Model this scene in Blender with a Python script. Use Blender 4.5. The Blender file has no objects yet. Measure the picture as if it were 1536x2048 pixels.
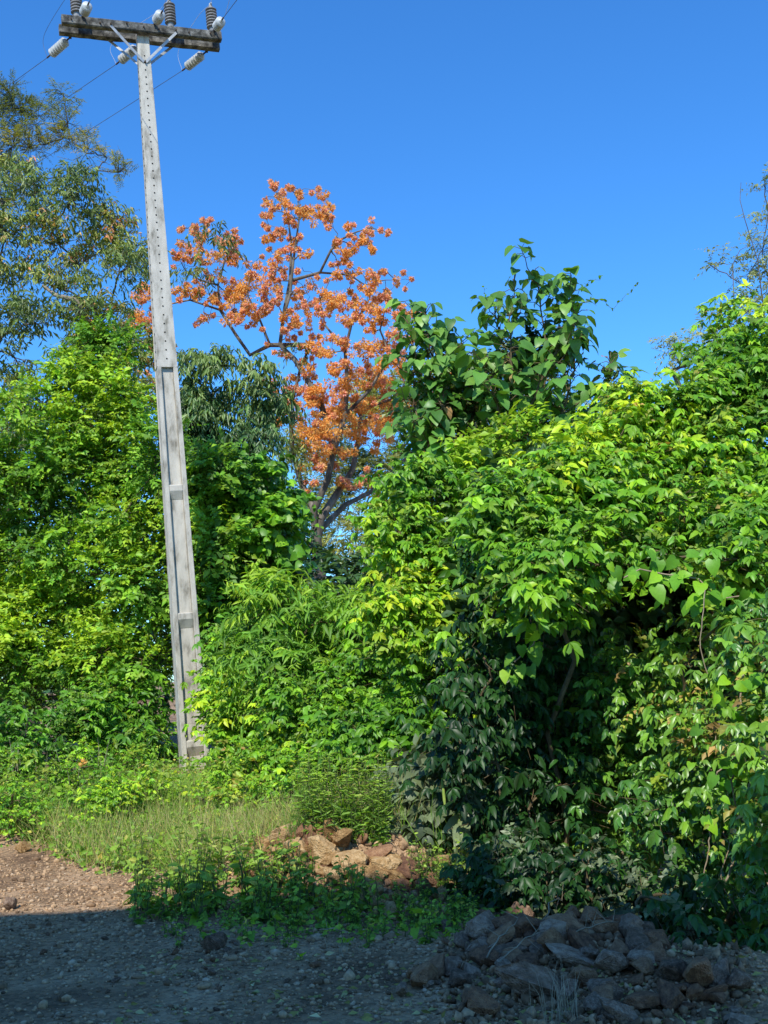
import bpy, bmesh, math, random
import numpy as np
from mathutils import Vector, Matrix

SC = bpy.context.scene
COL = SC.collection
rad = math.radians
rng = np.random.default_rng(7)
random.seed(7)
F_PX = 2200.0
CAM = np.array([0.0, 0.0, 1.7])
PITCH = math.atan((1340 - 1024) / F_PX)
ROLL = rad(2.5)
ROT = (Matrix.Rotation(math.pi / 2 + PITCH, 3, 'X') @ Matrix.Rotation(-ROLL, 3, 'Z'))
RN = np.array([list(r) for r in ROT])

def P(x, y, Y):
    """point of the world seen in direction (x, y) at ground distance Y"""
    d = RN @ np.array([(x - 768) / F_PX, (1024 - y) / F_PX, -1.0])
    return CAM + d * Y / d[1]

def proj(p):
    q = RN.T @ (np.array(p, float) - CAM)
    return 768 - F_PX * q[0] / q[2], 1024 + F_PX * q[1] / q[2]

# ------------------------------------------------------------------ tagging
def tag(o, label=None, cat=None, group=None, kind=None):
    if label: o['label'] = label
    if cat: o['category'] = cat
    if group: o['group'] = group
    if kind: o['kind'] = kind
    return o

def empty(name, loc, label, cat, group=None):
    o = bpy.data.objects.new(name, None)
    COL.objects.link(o)
    o.location = tuple(loc)
    o.empty_display_size = 0.2
    return tag(o, label, cat, group)

# ------------------------------------------------------------------ materials
def new_mat(name):
    m = bpy.data.materials.new(name)
    m.use_nodes = True
    nt = m.node_tree
    nt.nodes.clear()
    out = nt.nodes.new('ShaderNodeOutputMaterial')
    return m, nt, out

def N(nt, t, **kw):
    n = nt.nodes.new(t)
    for k, v in kw.items():
        setattr(n, k, v)
    return n

def ramp(nt, stops):
    r = N(nt, 'ShaderNodeValToRGB')
    cr = r.color_ramp
    while len(cr.elements) < len(stops):
        cr.elements.new(0.5)
    for e, (p, c) in zip(cr.elements, stops):
        e.position = p
        e.color = (*c, 1)
    return r

def leaf_mat(name, stops, trans=0.35, rough=0.42, spec=0.5, tcol=(1.5, 1.35, 0.5), gain=2.0):
    """stops run from dark old leaves to fresh ones; tint.r picks the colour, tint.g its value"""
    m, nt, out = new_mat(name)
    at = N(nt, 'ShaderNodeAttribute', attribute_name='tint')
    sep = N(nt, 'ShaderNodeSeparateColor')
    nt.links.new(at.outputs['Color'], sep.inputs[0])
    stops = [(p, tuple(min(v * gain * k, .9) for v, k in zip(c, (1.24, 1.02, 1.0) if gain != 1 else (1, 1, 1)))) for p, c in stops]
    r = ramp(nt, stops)
    nt.links.new(sep.outputs[0], r.inputs[0])
    geo = N(nt, 'ShaderNodeNewGeometry')
    noi = N(nt, 'ShaderNodeTexNoise'); noi.inputs['Scale'].default_value = 55
    nt.links.new(geo.outputs['Position'], noi.inputs['Vector'])
    mul = N(nt, 'ShaderNodeMath', operation='MULTIPLY_ADD')
    nt.links.new(noi.outputs[0], mul.inputs[0]); mul.inputs[1].default_value = 0.5; mul.inputs[2].default_value = 0.0
    add = N(nt, 'ShaderNodeMath', operation='ADD')
    nt.links.new(mul.outputs[0], add.inputs[0]); nt.links.new(sep.outputs[1], add.inputs[1])
    vm = N(nt, 'ShaderNodeVectorMath', operation='SCALE')
    nt.links.new(r.outputs[0], vm.inputs[0]); nt.links.new(add.outputs[0], vm.inputs['Scale'])
    # underside is a little paler and greyer
    bf = N(nt, 'ShaderNodeMix', data_type='RGBA')
    bf.inputs[0].default_value = 0
    mfac = N(nt, 'ShaderNodeMath', operation='MULTIPLY'); mfac.inputs[1].default_value = 0.22
    nt.links.new(geo.outputs['Backfacing'], mfac.inputs[0]); nt.links.new(mfac.outputs[0], bf.inputs[0])
    nt.links.new(vm.outputs[0], bf.inputs[6]); bf.inputs[7].default_value = (0.16, 0.22, 0.13, 1)
    pb = N(nt, 'ShaderNodeBsdfPrincipled')
    nt.links.new(bf.outputs[2], pb.inputs['Base Color'])
    pb.inputs['Roughness'].default_value = rough
    pb.inputs['Specular IOR Level'].default_value = spec
    tr = N(nt, 'ShaderNodeBsdfTranslucent')
    tm = N(nt, 'ShaderNodeVectorMath', operation='MULTIPLY')
    nt.links.new(vm.outputs[0], tm.inputs[0]); tm.inputs[1].default_value = tcol
    nt.links.new(tm.outputs[0], tr.inputs[0])
    mx = N(nt, 'ShaderNodeMixShader'); mx.inputs[0].default_value = trans
    nt.links.new(pb.outputs[0], mx.inputs[1]); nt.links.new(tr.outputs[0], mx.inputs[2])
    nt.links.new(mx.outputs[0], out.inputs[0])
    return m

def noise_mat(name, stops, scale=6, detail=8, rough=0.85, bump=0.3, bscale=40, spec=0.3, stretch=(1, 1, 1), coords='Object', metal=0.0, bdist=0.01, per_obj=0.0):
    m, nt, out = new_mat(name)
    tc = N(nt, 'ShaderNodeTexCoord')
    mp = N(nt, 'ShaderNodeMapping'); mp.inputs['Scale'].default_value = stretch
    nt.links.new(tc.outputs[coords], mp.inputs[0])
    n1 = N(nt, 'ShaderNodeTexNoise'); n1.inputs['Scale'].default_value = scale; n1.inputs['Detail'].default_value = detail
    n1.inputs['Roughness'].default_value = 0.65
    nt.links.new(mp.outputs[0], n1.inputs['Vector'])
    r = ramp(nt, stops)
    src = n1.outputs[0]
    if per_obj:
        oi = N(nt, 'ShaderNodeObjectInfo')
        ma = N(nt, 'ShaderNodeMath', operation='MULTIPLY_ADD')
        nt.links.new(oi.outputs['Random'], ma.inputs[0]); ma.inputs[1].default_value = per_obj
        ma.inputs[2].default_value = -per_obj / 2
        ad = N(nt, 'ShaderNodeMath', operation='ADD')
        nt.links.new(ma.outputs[0], ad.inputs[0]); nt.links.new(src, ad.inputs[1])
        src = ad.outputs[0]
    nt.links.new(src, r.inputs[0])
    n2 = N(nt, 'ShaderNodeTexNoise'); n2.inputs['Scale'].default_value = bscale; n2.inputs['Detail'].default_value = 6
    nt.links.new(mp.outputs[0], n2.inputs['Vector'])
    b = N(nt, 'ShaderNodeBump'); b.inputs['Strength'].default_value = bump; b.inputs['Distance'].default_value = bdist
    nt.links.new(n2.outputs[0], b.inputs['Height'])
    pb = N(nt, 'ShaderNodeBsdfPrincipled')
    nt.links.new(r.outputs[0], pb.inputs['Base Color']); nt.links.new(b.outputs[0], pb.inputs['Normal'])
    pb.inputs['Roughness'].default_value = rough
    pb.inputs['Specular IOR Level'].default_value = spec
    pb.inputs['Metallic'].default_value = metal
    nt.links.new(pb.outputs[0], out.inputs[0])
    return m

G = {}
# lush yellow-green of the sunlit shrubs
G['lush'] = leaf_mat('lush_leaf', [(0, (0.020, 0.075, 0.008)), (0.45, (0.050, 0.155, 0.010)), (0.8, (0.115, 0.26, 0.012)), (1, (0.23, 0.34, 0.016))], 0.3, 0.42, 0.38)
G['bright'] = leaf_mat('bright_leaf', [(0, (0.028, 0.085, 0.010)), (0.5, (0.070, 0.185, 0.014)), (1, (0.18, 0.30, 0.018))], 0.32, 0.48, 0.35)
G['deep'] = leaf_mat('shade_darkened_leaf', [(0, (0.010, 0.042, 0.010)), (0.5, (0.024, 0.095, 0.014)), (1, (0.060, 0.17, 0.016))], 0.25, 0.42, 0.32, gain=1.15)  # gain lowered so the leaf colour itself carries the thicket's shade
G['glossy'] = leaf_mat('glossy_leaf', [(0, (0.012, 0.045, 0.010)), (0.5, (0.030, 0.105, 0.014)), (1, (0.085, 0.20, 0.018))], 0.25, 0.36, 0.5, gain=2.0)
G['heart'] = leaf_mat('heart_leaf', [(0, (0.018, 0.060, 0.014)), (0.5, (0.042, 0.125, 0.020)), (0.95, (0.10, 0.21, 0.028)), (0.99, (0.20, 0.15, 0.07))], 0.28, 0.42, 0.45)
G['olive'] = leaf_mat('olive_leaf', [(0, (0.030, 0.060, 0.018)), (0.5, (0.070, 0.120, 0.028)), (0.85, (0.15, 0.20, 0.045)), (0.93, (0.24, 0.21, 0.07)), (1, (0.34, 0.15, 0.06))], 0.35, 0.42, 0.45, gain=2.1)
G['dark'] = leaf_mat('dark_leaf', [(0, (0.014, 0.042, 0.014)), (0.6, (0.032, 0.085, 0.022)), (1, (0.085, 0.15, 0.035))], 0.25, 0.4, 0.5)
G['feather'] = leaf_mat('feather_leaf', [(0, (0.045, 0.075, 0.030)), (0.5, (0.10, 0.14, 0.035)), (1, (0.24, 0.22, 0.040))], 0.4, 0.6, 0.2, gain=2.0)
G['haze'] = leaf_mat('haze_tinted_leaf', [(0, (0.075, 0.12, 0.06)), (0.5, (0.14, 0.19, 0.075)), (1, (0.22, 0.26, 0.09))], 0.4, 0.6, 0.2)  # aerial haze put into the leaf colour as paleness
G['weed'] = leaf_mat('weed_leaf', [(0, (0.035, 0.095, 0.014)), (0.5, (0.085, 0.19, 0.022)), (0.85, (0.15, 0.27, 0.03)), (1, (0.30, 0.30, 0.07))], 0.3, 0.5, 0.3, gain=1.8)
G['mixed'] = leaf_mat('mixed_leaf', [(0, (0.020, 0.065, 0.010)), (0.4, (0.055, 0.135, 0.014)), (0.75, (0.13, 0.22, 0.02)), (0.92, (0.17, 0.20, 0.035)), (1, (0.19, 0.15, 0.05))], 0.3, 0.45, 0.35)
G['grey'] = leaf_mat('dusty_leaf', [(0, (0.035, 0.060, 0.030)), (0.6, (0.085, 0.13, 0.060)), (1, (0.18, 0.23, 0.11))], 0.22, 0.45, 0.45)
G['flower'] = leaf_mat('coral_flower', [(0, (0.80, 0.27, 0.05)), (0.5, (0.95, 0.45, 0.10)), (0.8, (0.97, 0.56, 0.18)), (1, (0.95, 0.42, 0.30))], 0.45, 0.6, 0.2, (1.05, 1.0, 0.8), 1.0)
G['straw'] = leaf_mat('dry_grass', [(0, (0.22, 0.19, 0.05)), (0.5, (0.38, 0.36, 0.12)), (1, (0.60, 0.52, 0.28))], 0.2, 0.8, 0.1, (1, 1, 1), 1.0)
BARK = noise_mat('grey_bark', [(0.3, (0.05, 0.04, 0.03)), (0.55, (0.17, 0.145, 0.11)), (0.75, (0.34, 0.31, 0.26))], 5, 8, 0.9, 0.6, 25, 0.2, (1, 1, 0.35))
BARKD = noise_mat('dark_bark', [(0.3, (0.03, 0.024, 0.018)), (0.55, (0.085, 0.07, 0.05)), (0.8, (0.22, 0.19, 0.15))], 5, 8, 0.9, 0.6, 25, 0.2, (1, 1, 0.4))
TWIG = noise_mat('brown_twig', [(0.3, (0.07, 0.05, 0.025)), (0.7, (0.21, 0.16, 0.08))], 9, 4, 0.85, 0.2, 30)
STEMG = noise_mat('green_stem', [(0.3, (0.05, 0.09, 0.02)), (0.7, (0.15, 0.17, 0.06))], 9, 4, 0.7, 0.1, 30)
PALE = noise_mat('pale_vine', [(0.3, (0.20, 0.15, 0.09)), (0.7, (0.42, 0.34, 0.23))], 9, 4, 0.85, 0.2, 30)

# ------------------------------------------------------------------ mesh makers
def mesh_obj(name, verts, faces, mat, parent=None, tint=None, smooth=False):
    """verts (n,3); faces: list of (m,k) integer arrays"""
    me = bpy.data.meshes.new(name)
    verts = np.asarray(verts, np.float32)
    me.vertices.add(len(verts)); me.vertices.foreach_set('co', verts.ravel())
    idx = np.concatenate([f.ravel() for f in faces]).astype(np.int32)
    tot = np.concatenate([np.full(len(f), f.shape[1], np.int32) for f in faces])
    st = np.concatenate([[0], np.cumsum(tot)[:-1]]).astype(np.int32)
    me.loops.add(len(idx)); me.loops.foreach_set('vertex_index', idx)
    me.polygons.add(len(tot)); me.polygons.foreach_set('loop_start', st); me.polygons.foreach_set('loop_total', tot)
    if smooth: me.polygons.foreach_set('use_smooth', np.ones(len(tot), bool))
    me.update(calc_edges=True)
    if tint is not None:
        a = me.color_attributes.new('tint', 'FLOAT_COLOR', 'POINT')
        a.data.foreach_set('color', np.asarray(tint, np.float32).ravel())
    for m_ in (mat if isinstance(mat, (list, tuple)) else [mat]):
        me.materials.append(m_)
    o = bpy.data.objects.new(name, me)
    COL.objects.link(o)
    if parent is not None:
        o.parent = parent
        o.matrix_parent_inverse = Matrix.Translation(-Vector(parent.location))
    return o

def unit(v):
    return v / (np.linalg.norm(v, axis=-1, keepdims=True) + 1e-9)

# leaf outlines: (x along, y across, z fold) ; faces
SHAPES = {
    'lens': (np.array([(0, 0, 0), (.30, .42, .10), (.30, 0, 0), (.30, -.42, .10), (.68, .36, .02), (.68, 0, -.06), (.68, -.36, .02), (1, 0, -.20)]),
             [np.array([(0, 2, 1), (0, 3, 2), (4, 5, 7), (5, 6, 7)]), np.array([(1, 2, 5, 4), (2, 3, 6, 5)])]),
    'heart': (np.array([(0.05, 0, 0), (-.08, .26, .05), (.12, .50, .10), (.22, 0, 0), (-.08, -.26, .05), (.12, -.50, .10), (.48, .47, .06), (.55, 0, -.05), (.48, -.47, .06), (.80, .24, -.10), (.80, -.24, -.10), (1.02, 0, -.24), (.8, 0, -.14)]),
              [np.array([(0, 3, 1), (1, 3, 2), (0, 4, 3), (4, 5, 3), (9, 12, 11), (12, 10, 11)]), np.array([(2, 3, 7, 6), (3, 5, 8, 7), (6, 7, 12, 9), (7, 8, 10, 12)])]),
    'diamond': (np.array([(0, 0, 0), (.45, .5, .12), (1, 0, -.1), (.45, -.5, .12)]),
                [np.array([(0, 2, 1), (0, 3, 2)])]),
    'strip': (np.array([(0, .5, 0), (0, -.5, 0), (.5, .42, .03), (.5, -.42, .03), (1, 0, -.12)]),
              [np.array([(2, 3, 4)]), np.array([(0, 1, 3, 2)])]),
}

def leaves(name, shape, pos, d, n, L, W, tint, mat, parent=None, bend=0.0):
    """one mesh of many leaf blades; pos/d/n (k,3), L/W (k,), tint (k,2)"""
    T, FS = SHAPES[shape]
    d = unit(d); n = unit(n - d * (n * d).sum(1, keepdims=True)); s = np.cross(n, d)
    k = len(pos)
    T = T[None]
    zz = T[..., 2] * 1.0 - bend * T[..., 0] ** 2
    v = (pos[:, None] + d[:, None] * (T[..., 0:1] * L[:, None, None]) + s[:, None] * (T[..., 1:2] * W[:, None, None])
         + n[:, None] * (zz[..., None] * L[:, None, None] * 0.8))
    nv = T.shape[1]
    off = (np.arange(k) * nv)[:, None, None]
    faces = [(f[None] + off).reshape(-1, f.shape[1]) for f in FS]
    t = np.ones((k, nv, 4), np.float32)
    t[:, :, 0] = np.clip(tint[:, 0:1], 0, 1); t[:, :, 1] = tint[:, 1:2]
    t[:, :, 2] = T[..., 0]
    return mesh_obj(name, v.reshape(-1, 3), faces, mat, parent, t.reshape(-1, 4))

def tube_arrays(polys, sides=5):
    """polys: list of (pts (m,3), radii (m,))"""
    V, Q, off = [], [], 0
    ang = np.arange(sides) * 2 * math.pi / sides
    for pts, r in polys:
        pts = np.asarray(pts, float); m = len(pts)
        r = np.broadcast_to(np.asarray(r, float), (m,))
        t = unit(np.gradient(pts, axis=0))
        ref = np.array([0.31, 0.87, 0.12]) if abs(t[0] @ np.array([0.31, .87, .12])) < .8 else np.array([1., 0, 0])
        a = unit(np.cross(t, ref)); b = np.cross(t, a)
        ring = pts[:, None] + (a[:, None] * np.cos(ang)[None, :, None] + b[:, None] * np.sin(ang)[None, :, None]) * r[:, None, None]
        V.append(ring.reshape(-1, 3))
        i = np.arange(m - 1)[:, None] * sides + np.arange(sides)[None]
        j = np.arange(m - 1)[:, None] * sides + (np.arange(sides)[None] + 1) % sides
        Q.append((np.stack([i, j, j + sides, i + sides], -1).reshape(-1, 4)) + off)
        off += m * sides
    return np.concatenate(V), np.concatenate(Q)

def tubes(name, polys, mat, parent=None, sides=5):
    v, q = tube_arrays(polys, sides)
    return mesh_obj(name, v, [q], mat, parent, smooth=True)

def wander(a, b, k=6, jit=0.12, sag=0.0):
    a = np.asarray(a, float); b = np.asarray(b, float)
    t = np.linspace(0, 1, k)[:, None]
    p = a * (1 - t) + b * t
    L = np.linalg.norm(b - a)
    w = rng.normal(0, jit * L / math.sqrt(k), (k, 3)) * np.sin(t * math.pi)
    p = p + w
    p[:, 2] += (sag * L * 4 * t * (1 - t))[:, 0]
    return p

# ------------------------------------------------------------------ ground
def sstep(a, b, x):
    t = np.clip((x - a) / (b - a), 0, 1)
    return t * t * (3 - 2 * t)

_gx = rng.normal(size=(14, 2)); _gp = rng.uniform(0, 6.28, 14)
def wob(x, y, f):
    s = 0
    for i in range(14):
        k = _gx[i] * f * (1 + 0.35 * i)
        s = s + np.sin(k[0] * x + k[1] * y + _gp[i]) / (1 + 0.5 * i)
    return s / 4

def ground_h(x, y):
    x = np.asarray(x, float); y = np.asarray(y, float)
    h = 0.50 * sstep(9.6, 14.5, y + 0.25 * x) * (1 - 0.3 * sstep(0, 4, x))
    near = 1 - sstep(20, 40, np.hypot(x, y))
    h = h + near * (0.028 * wob(x, y, 1.1) + 0.010 * wob(x + 9, y, 5.0))
    # earth and rubble heaps beside the track
    h = h + 0.50 * np.exp(-((x + 0.38) / 1.0) ** 2 - ((y - 9.15) / 0.55) ** 2)
    h = h + 0.16 * np.exp(-((x + 1.0) / 0.9) ** 2 - ((y - 10.2) / 0.8) ** 2)
    h = h + 0.15 * np.exp(-((x - 1.0) / 0.60) ** 2 - ((y - 6.9) / 0.45) ** 2)
    h = h + 0.15 * np.exp(-((x - 1.65) / 0.5) ** 2 - ((y - 6.1) / 0.40) ** 2) - 0.22 * sstep(1.2, 2.6, x) * sstep(6.3, 7.3, y) * (1 - sstep(9, 12, y))
    return h

def build_ground():
    def grid(x, y):
        X, Y = np.meshgrid(x, y)
        return np.stack([X.ravel(), Y.ravel(), ground_h(X, Y).ravel()], 1), len(x), len(y)
    inner = np.linspace(-7, 7, 281)
    xs = np.concatenate([-np.geomspace(7.2, 400, 26)[::-1], inner, np.geomspace(7.2, 400, 26)])
    ys = np.concatenate([-np.geomspace(2, 400, 22)[::-1], np.linspace(-1.5, 4, 30), np.linspace(4.05, 18, 280), np.geomspace(18.4, 500, 28)])
    v, nx, ny = grid(xs, ys)
    i = np.arange(nx - 1)[None] + np.arange(ny - 1)[:, None] * nx
    q = np.stack([i, i + 1, i + 1 + nx, i + nx], -1).reshape(-1, 4)
    m, nt, out = new_mat('stony_earth')
    geo = N(nt, 'ShaderNodeNewGeometry')
    n1 = N(nt, 'ShaderNodeTexNoise'); n1.inputs['Scale'].default_value = 1.3; n1.inputs['Detail'].default_value = 8
    n2 = N(nt, 'ShaderNodeTexVoronoi'); n2.inputs['Scale'].default_value = 30
    n3 = N(nt, 'ShaderNodeTexNoise'); n3.inputs['Scale'].default_value = 90; n3.inputs['Detail'].default_value = 4
    for n in (n1, n2, n3): nt.links.new(geo.outputs['Position'], n.inputs['Vector'])
    r1 = ramp(nt, [(0.3, (0.19, 0.118, 0.066)), (0.5, (0.36, 0.235, 0.13)), (0.7, (0.50, 0.34, 0.20))])
    nt.links.new(n1.outputs[0], r1.inputs[0])
    r2 = ramp(nt, [(0, (0.5, 0.5, 0.5)), (0.5, (1.0, 0.97, 0.94)), (1, (1.3, 1.25, 1.2))])
    nt.links.new(n2.outputs['Color'], r2.inputs[0])
    mx = N(nt, 'ShaderNodeVectorMath', operation='MULTIPLY')
    nt.links.new(r1.outputs[0], mx.inputs[0]); nt.links.new(r2.outputs[0], mx.inputs[1])
    b = N(nt, 'ShaderNodeBump'); b.inputs['Strength'].default_value = 0.8; b.inputs['Distance'].default_value = 0.02
    nt.links.new(n3.outputs[0], b.inputs['Height'])
    b2 = N(nt, 'ShaderNodeBump'); b2.inputs['Strength'].default_value = 0.7; b2.inputs['Distance'].default_value = 0.02; b2.invert = True
    nt.links.new(n2.outputs['Distance'], b2.inputs['Height']); nt.links.new(b.outputs[0], b2.inputs['Normal'])
    pb = N(nt, 'ShaderNodeBsdfPrincipled'); pb.inputs['Roughness'].default_value = 0.95
    pb.inputs['Specular IOR Level'].default_value = 0.15
    nt.links.new(mx.outputs[0], pb.inputs['Base Color']); nt.links.new(b2.outputs[0], pb.inputs['Normal'])
    nt.links.new(pb.outputs[0], out.inputs[0])
    tag(mesh_obj('ground', v, [q], m, smooth=True), kind='structure')
build_ground()

# ------------------------------------------------------------------ stones
ICO = None
def ico(sub):
    bm = bmesh.new(); bmesh.ops.create_icosphere(bm, subdivisions=sub, radius=1)
    v = np.array([list(x.co) for x in bm.verts]); f = np.array([[y.index for y in x.verts] for x in bm.faces]); bm.free()
    return v, f

def stone_mat(name, pal):
    """colour from tint.r along a palette, mottled"""
    m, nt, out = new_mat(name)
    at = N(nt, 'ShaderNodeAttribute', attribute_name='tint'); sep = N(nt, 'ShaderNodeSeparateColor')
    nt.links.new(at.outputs['Color'], sep.inputs[0])
    r = ramp(nt, pal); nt.links.new(sep.outputs[0], r.inputs[0])
    geo = N(nt, 'ShaderNodeNewGeometry'); n = N(nt, 'ShaderNodeTexNoise'); n.inputs['Scale'].default_value = 35; n.inputs['Detail'].default_value = 6
    nt.links.new(geo.outputs['Position'], n.inputs['Vector'])
    r2 = ramp(nt, [(0.3, (0.6, 0.58, 0.55)), (0.7, (1.25, 1.25, 1.25))]); nt.links.new(n.outputs[0], r2.inputs[0])
    mx = N(nt, 'ShaderNodeVectorMath', operation='MULTIPLY')
    nt.links.new(r.outputs[0], mx.inputs[0]); nt.links.new(r2.outputs[0], mx.inputs[1])
    b = N(nt, 'ShaderNodeBump'); b.inputs['Strength'].default_value = 0.5; b.inputs['Distance'].default_value = 0.01
    nt.links.new(n.outputs[0], b.inputs['Height'])
    pb = N(nt, 'ShaderNodeBsdfPrincipled'); pb.inputs['Roughness'].default_value = 0.88
    pb.inputs['Specular IOR Level'].default_value = 0.25
    nt.links.new(mx.outputs[0], pb.inputs['Base Color']); nt.links.new(b.outputs[0], pb.inputs['Normal'])
    nt.links.new(pb.outputs[0], out.inputs[0])
    return m

GRAVEL = stone_mat('gravel_stone', [(0, (0.11, 0.066, 0.035)), (0.3, (0.30, 0.19, 0.105)), (0.6, (0.54, 0.36, 0.20)), (0.85, (0.46, 0.335, 0.21)), (1, (0.60, 0.45, 0.30))])

def build_gravel():
    V0, F0 = ico(1)
    n = 34000
    # density falls off toward the vegetation
    x = rng.uniform(-4.2, 3.4, n); y = 4.6 + 7.6 * rng.random(n) ** 1.15
    keep = (rng.random(n) < np.where((y > 9.2) & (x > -1.6), 0.35, 1)) & ~((y > 11.0 + 0.25 * rng.normal(size=n)) & (rng.random(n) < .6))
    keep &= ~((x > .35) & (y > 5.9 + 0.1 * x) & (rng.random(n) < .8))
    x, y = x[keep], y[keep]; n = len(x)
    packed = wob(x * 1.6, y * 2.2 + 4, 1.0)
    kk = (packed < .25) | (rng.random(n) < .35)
    x, y = x[kk], y[kk]; n = len(x)
    s = 0.006 + 0.013 * rng.random(n) ** 2.2 + (rng.random(n) < .03) * rng.uniform(0.008, .026, n)
    sc = s[:, None] * rng.uniform(0.6, 1.3, (n, 3)); sc[:, 2] *= 0.72
    a = rng.uniform(0, 6.28, n); ca, sa = np.cos(a)[:, None], np.sin(a)[:, None]
    v = V0[None] * (1 + rng.uniform(-.28, .28, (n, len(V0), 1))) * sc[:, None]
    vx = v[..., 0] * ca - v[..., 1] * sa; vy = v[..., 0] * sa + v[..., 1] * ca
    z = ground_h(x, y) + s * 0.25
    v = np.stack([vx + x[:, None], vy + y[:, None], v[..., 2] + z[:, None]], -1)
    f = (F0[None] + (np.arange(n) * len(V0))[:, None, None]).reshape(-1, 3)
    t = np.ones((n, len(V0), 4)); t[..., 0] = np.clip(rng.beta(2.2, 2.2, n), 0, 1)[:, None]
    o = mesh_obj('gravel', v.reshape(-1, 3), [f], GRAVEL, tint=t.reshape(-1, 4))
    tag(o, 'brown and grey gravel strewn over the track', 'gravel', kind='stuff')
build_gravel()

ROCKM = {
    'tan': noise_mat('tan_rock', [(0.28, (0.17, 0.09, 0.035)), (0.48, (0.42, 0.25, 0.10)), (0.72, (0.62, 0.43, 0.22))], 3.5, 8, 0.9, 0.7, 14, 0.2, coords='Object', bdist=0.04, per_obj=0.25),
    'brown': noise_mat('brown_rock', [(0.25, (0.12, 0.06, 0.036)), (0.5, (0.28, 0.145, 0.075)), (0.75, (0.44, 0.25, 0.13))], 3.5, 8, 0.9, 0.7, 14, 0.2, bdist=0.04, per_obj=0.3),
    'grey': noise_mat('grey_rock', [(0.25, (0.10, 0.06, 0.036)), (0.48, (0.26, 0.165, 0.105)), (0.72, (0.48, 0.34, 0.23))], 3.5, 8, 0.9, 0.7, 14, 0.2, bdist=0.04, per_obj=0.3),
}
def rock_mesh(seed, mat):
    r = np.random.default_rng(seed)
    bm = bmesh.new()
    for p in unit(r.normal(size=(15, 3))) * r.uniform(0.8, 1.0, (15, 1)) * np.array([1, r.uniform(.7, .95), r.uniform(.55, .8)]):
        bm.verts.new(tuple(p))
    res = bmesh.ops.convex_hull(bm, input=bm.verts)
    bmesh.ops.delete(bm, geom=[g for g in res['geom_interior'] if isinstance(g, bmesh.types.BMVert)], context='VERTS')
    bmesh.ops.triangulate(bm, faces=bm.faces)
    bmesh.ops.bevel(bm, geom=list(bm.edges), offset=0.05, segments=1, affect='EDGES', clamp_overlap=True)
    bmesh.ops.triangulate(bm, faces=bm.faces)
    bmesh.ops.subdivide_edges(bm, edges=[e for e in bm.edges if e.calc_length() > 0.25], cuts=2, use_grid_fill=True)
    ph = r.uniform(0, 6, 9)
    for v in bm.verts:
        c = v.co
        k = (0.030 * math.sin(9 * c.x + ph[0]) * math.sin(8 * c.y + ph[1]) + 0.022 * math.sin(17 * c.z + ph[2] + 6 * c.x)
             + 0.015 * math.sin(23 * c.y + 19 * c.x + ph[3]) + r.normal(0, 0.012))
        v.co = c * (1 + k)
    me = bpy.data.meshes.new('rock'); bm.to_mesh(me); bm.free()
    me.materials.append(ROCKM[mat])
    return me
ROCKS = {k: [rock_mesh(100 * i + j, k) for j in range(7)] for i, k in enumerate(('tan', 'brown', 'grey'))}

def put_rock(x, y, s, kind, label, group=None, sq=None, sink=0.35, lift=0.0):
    o = bpy.data.objects.new('rock', random.choice(ROCKS[kind])); COL.objects.link(o)
    sq = sq or (random.uniform(.85, 1.25), random.uniform(.7, 1.0), random.uniform(.65, 1.0))
    o.scale = (s * sq[0], s * sq[1], s * sq[2])
    o.rotation_euler = (random.uniform(-.5, .5), random.uniform(-.5, .5), random.uniform(0, 6.28))
    o.location = (x, y, float(ground_h(x, y)) + s * sq[2] * (0.75 - sink) + lift)
    return tag(o, label, 'rock', group)

def ground_at(px, py, y0=3.0, y1=16.0):
    """where the ray through the photograph at (px,py) meets the ground"""
    Y = np.arange(y0, y1, 0.02)
    d = RN @ np.array([(px - 768) / F_PX, (1024 - py) / F_PX, -1.0])
    q = CAM + d * (Y / d[1])[:, None]
    k = np.nonzero(q[:, 2] <= ground_h(q[:, 0], q[:, 1]))[0]
    return q[k[0]] if len(k) else q[-1]

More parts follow.
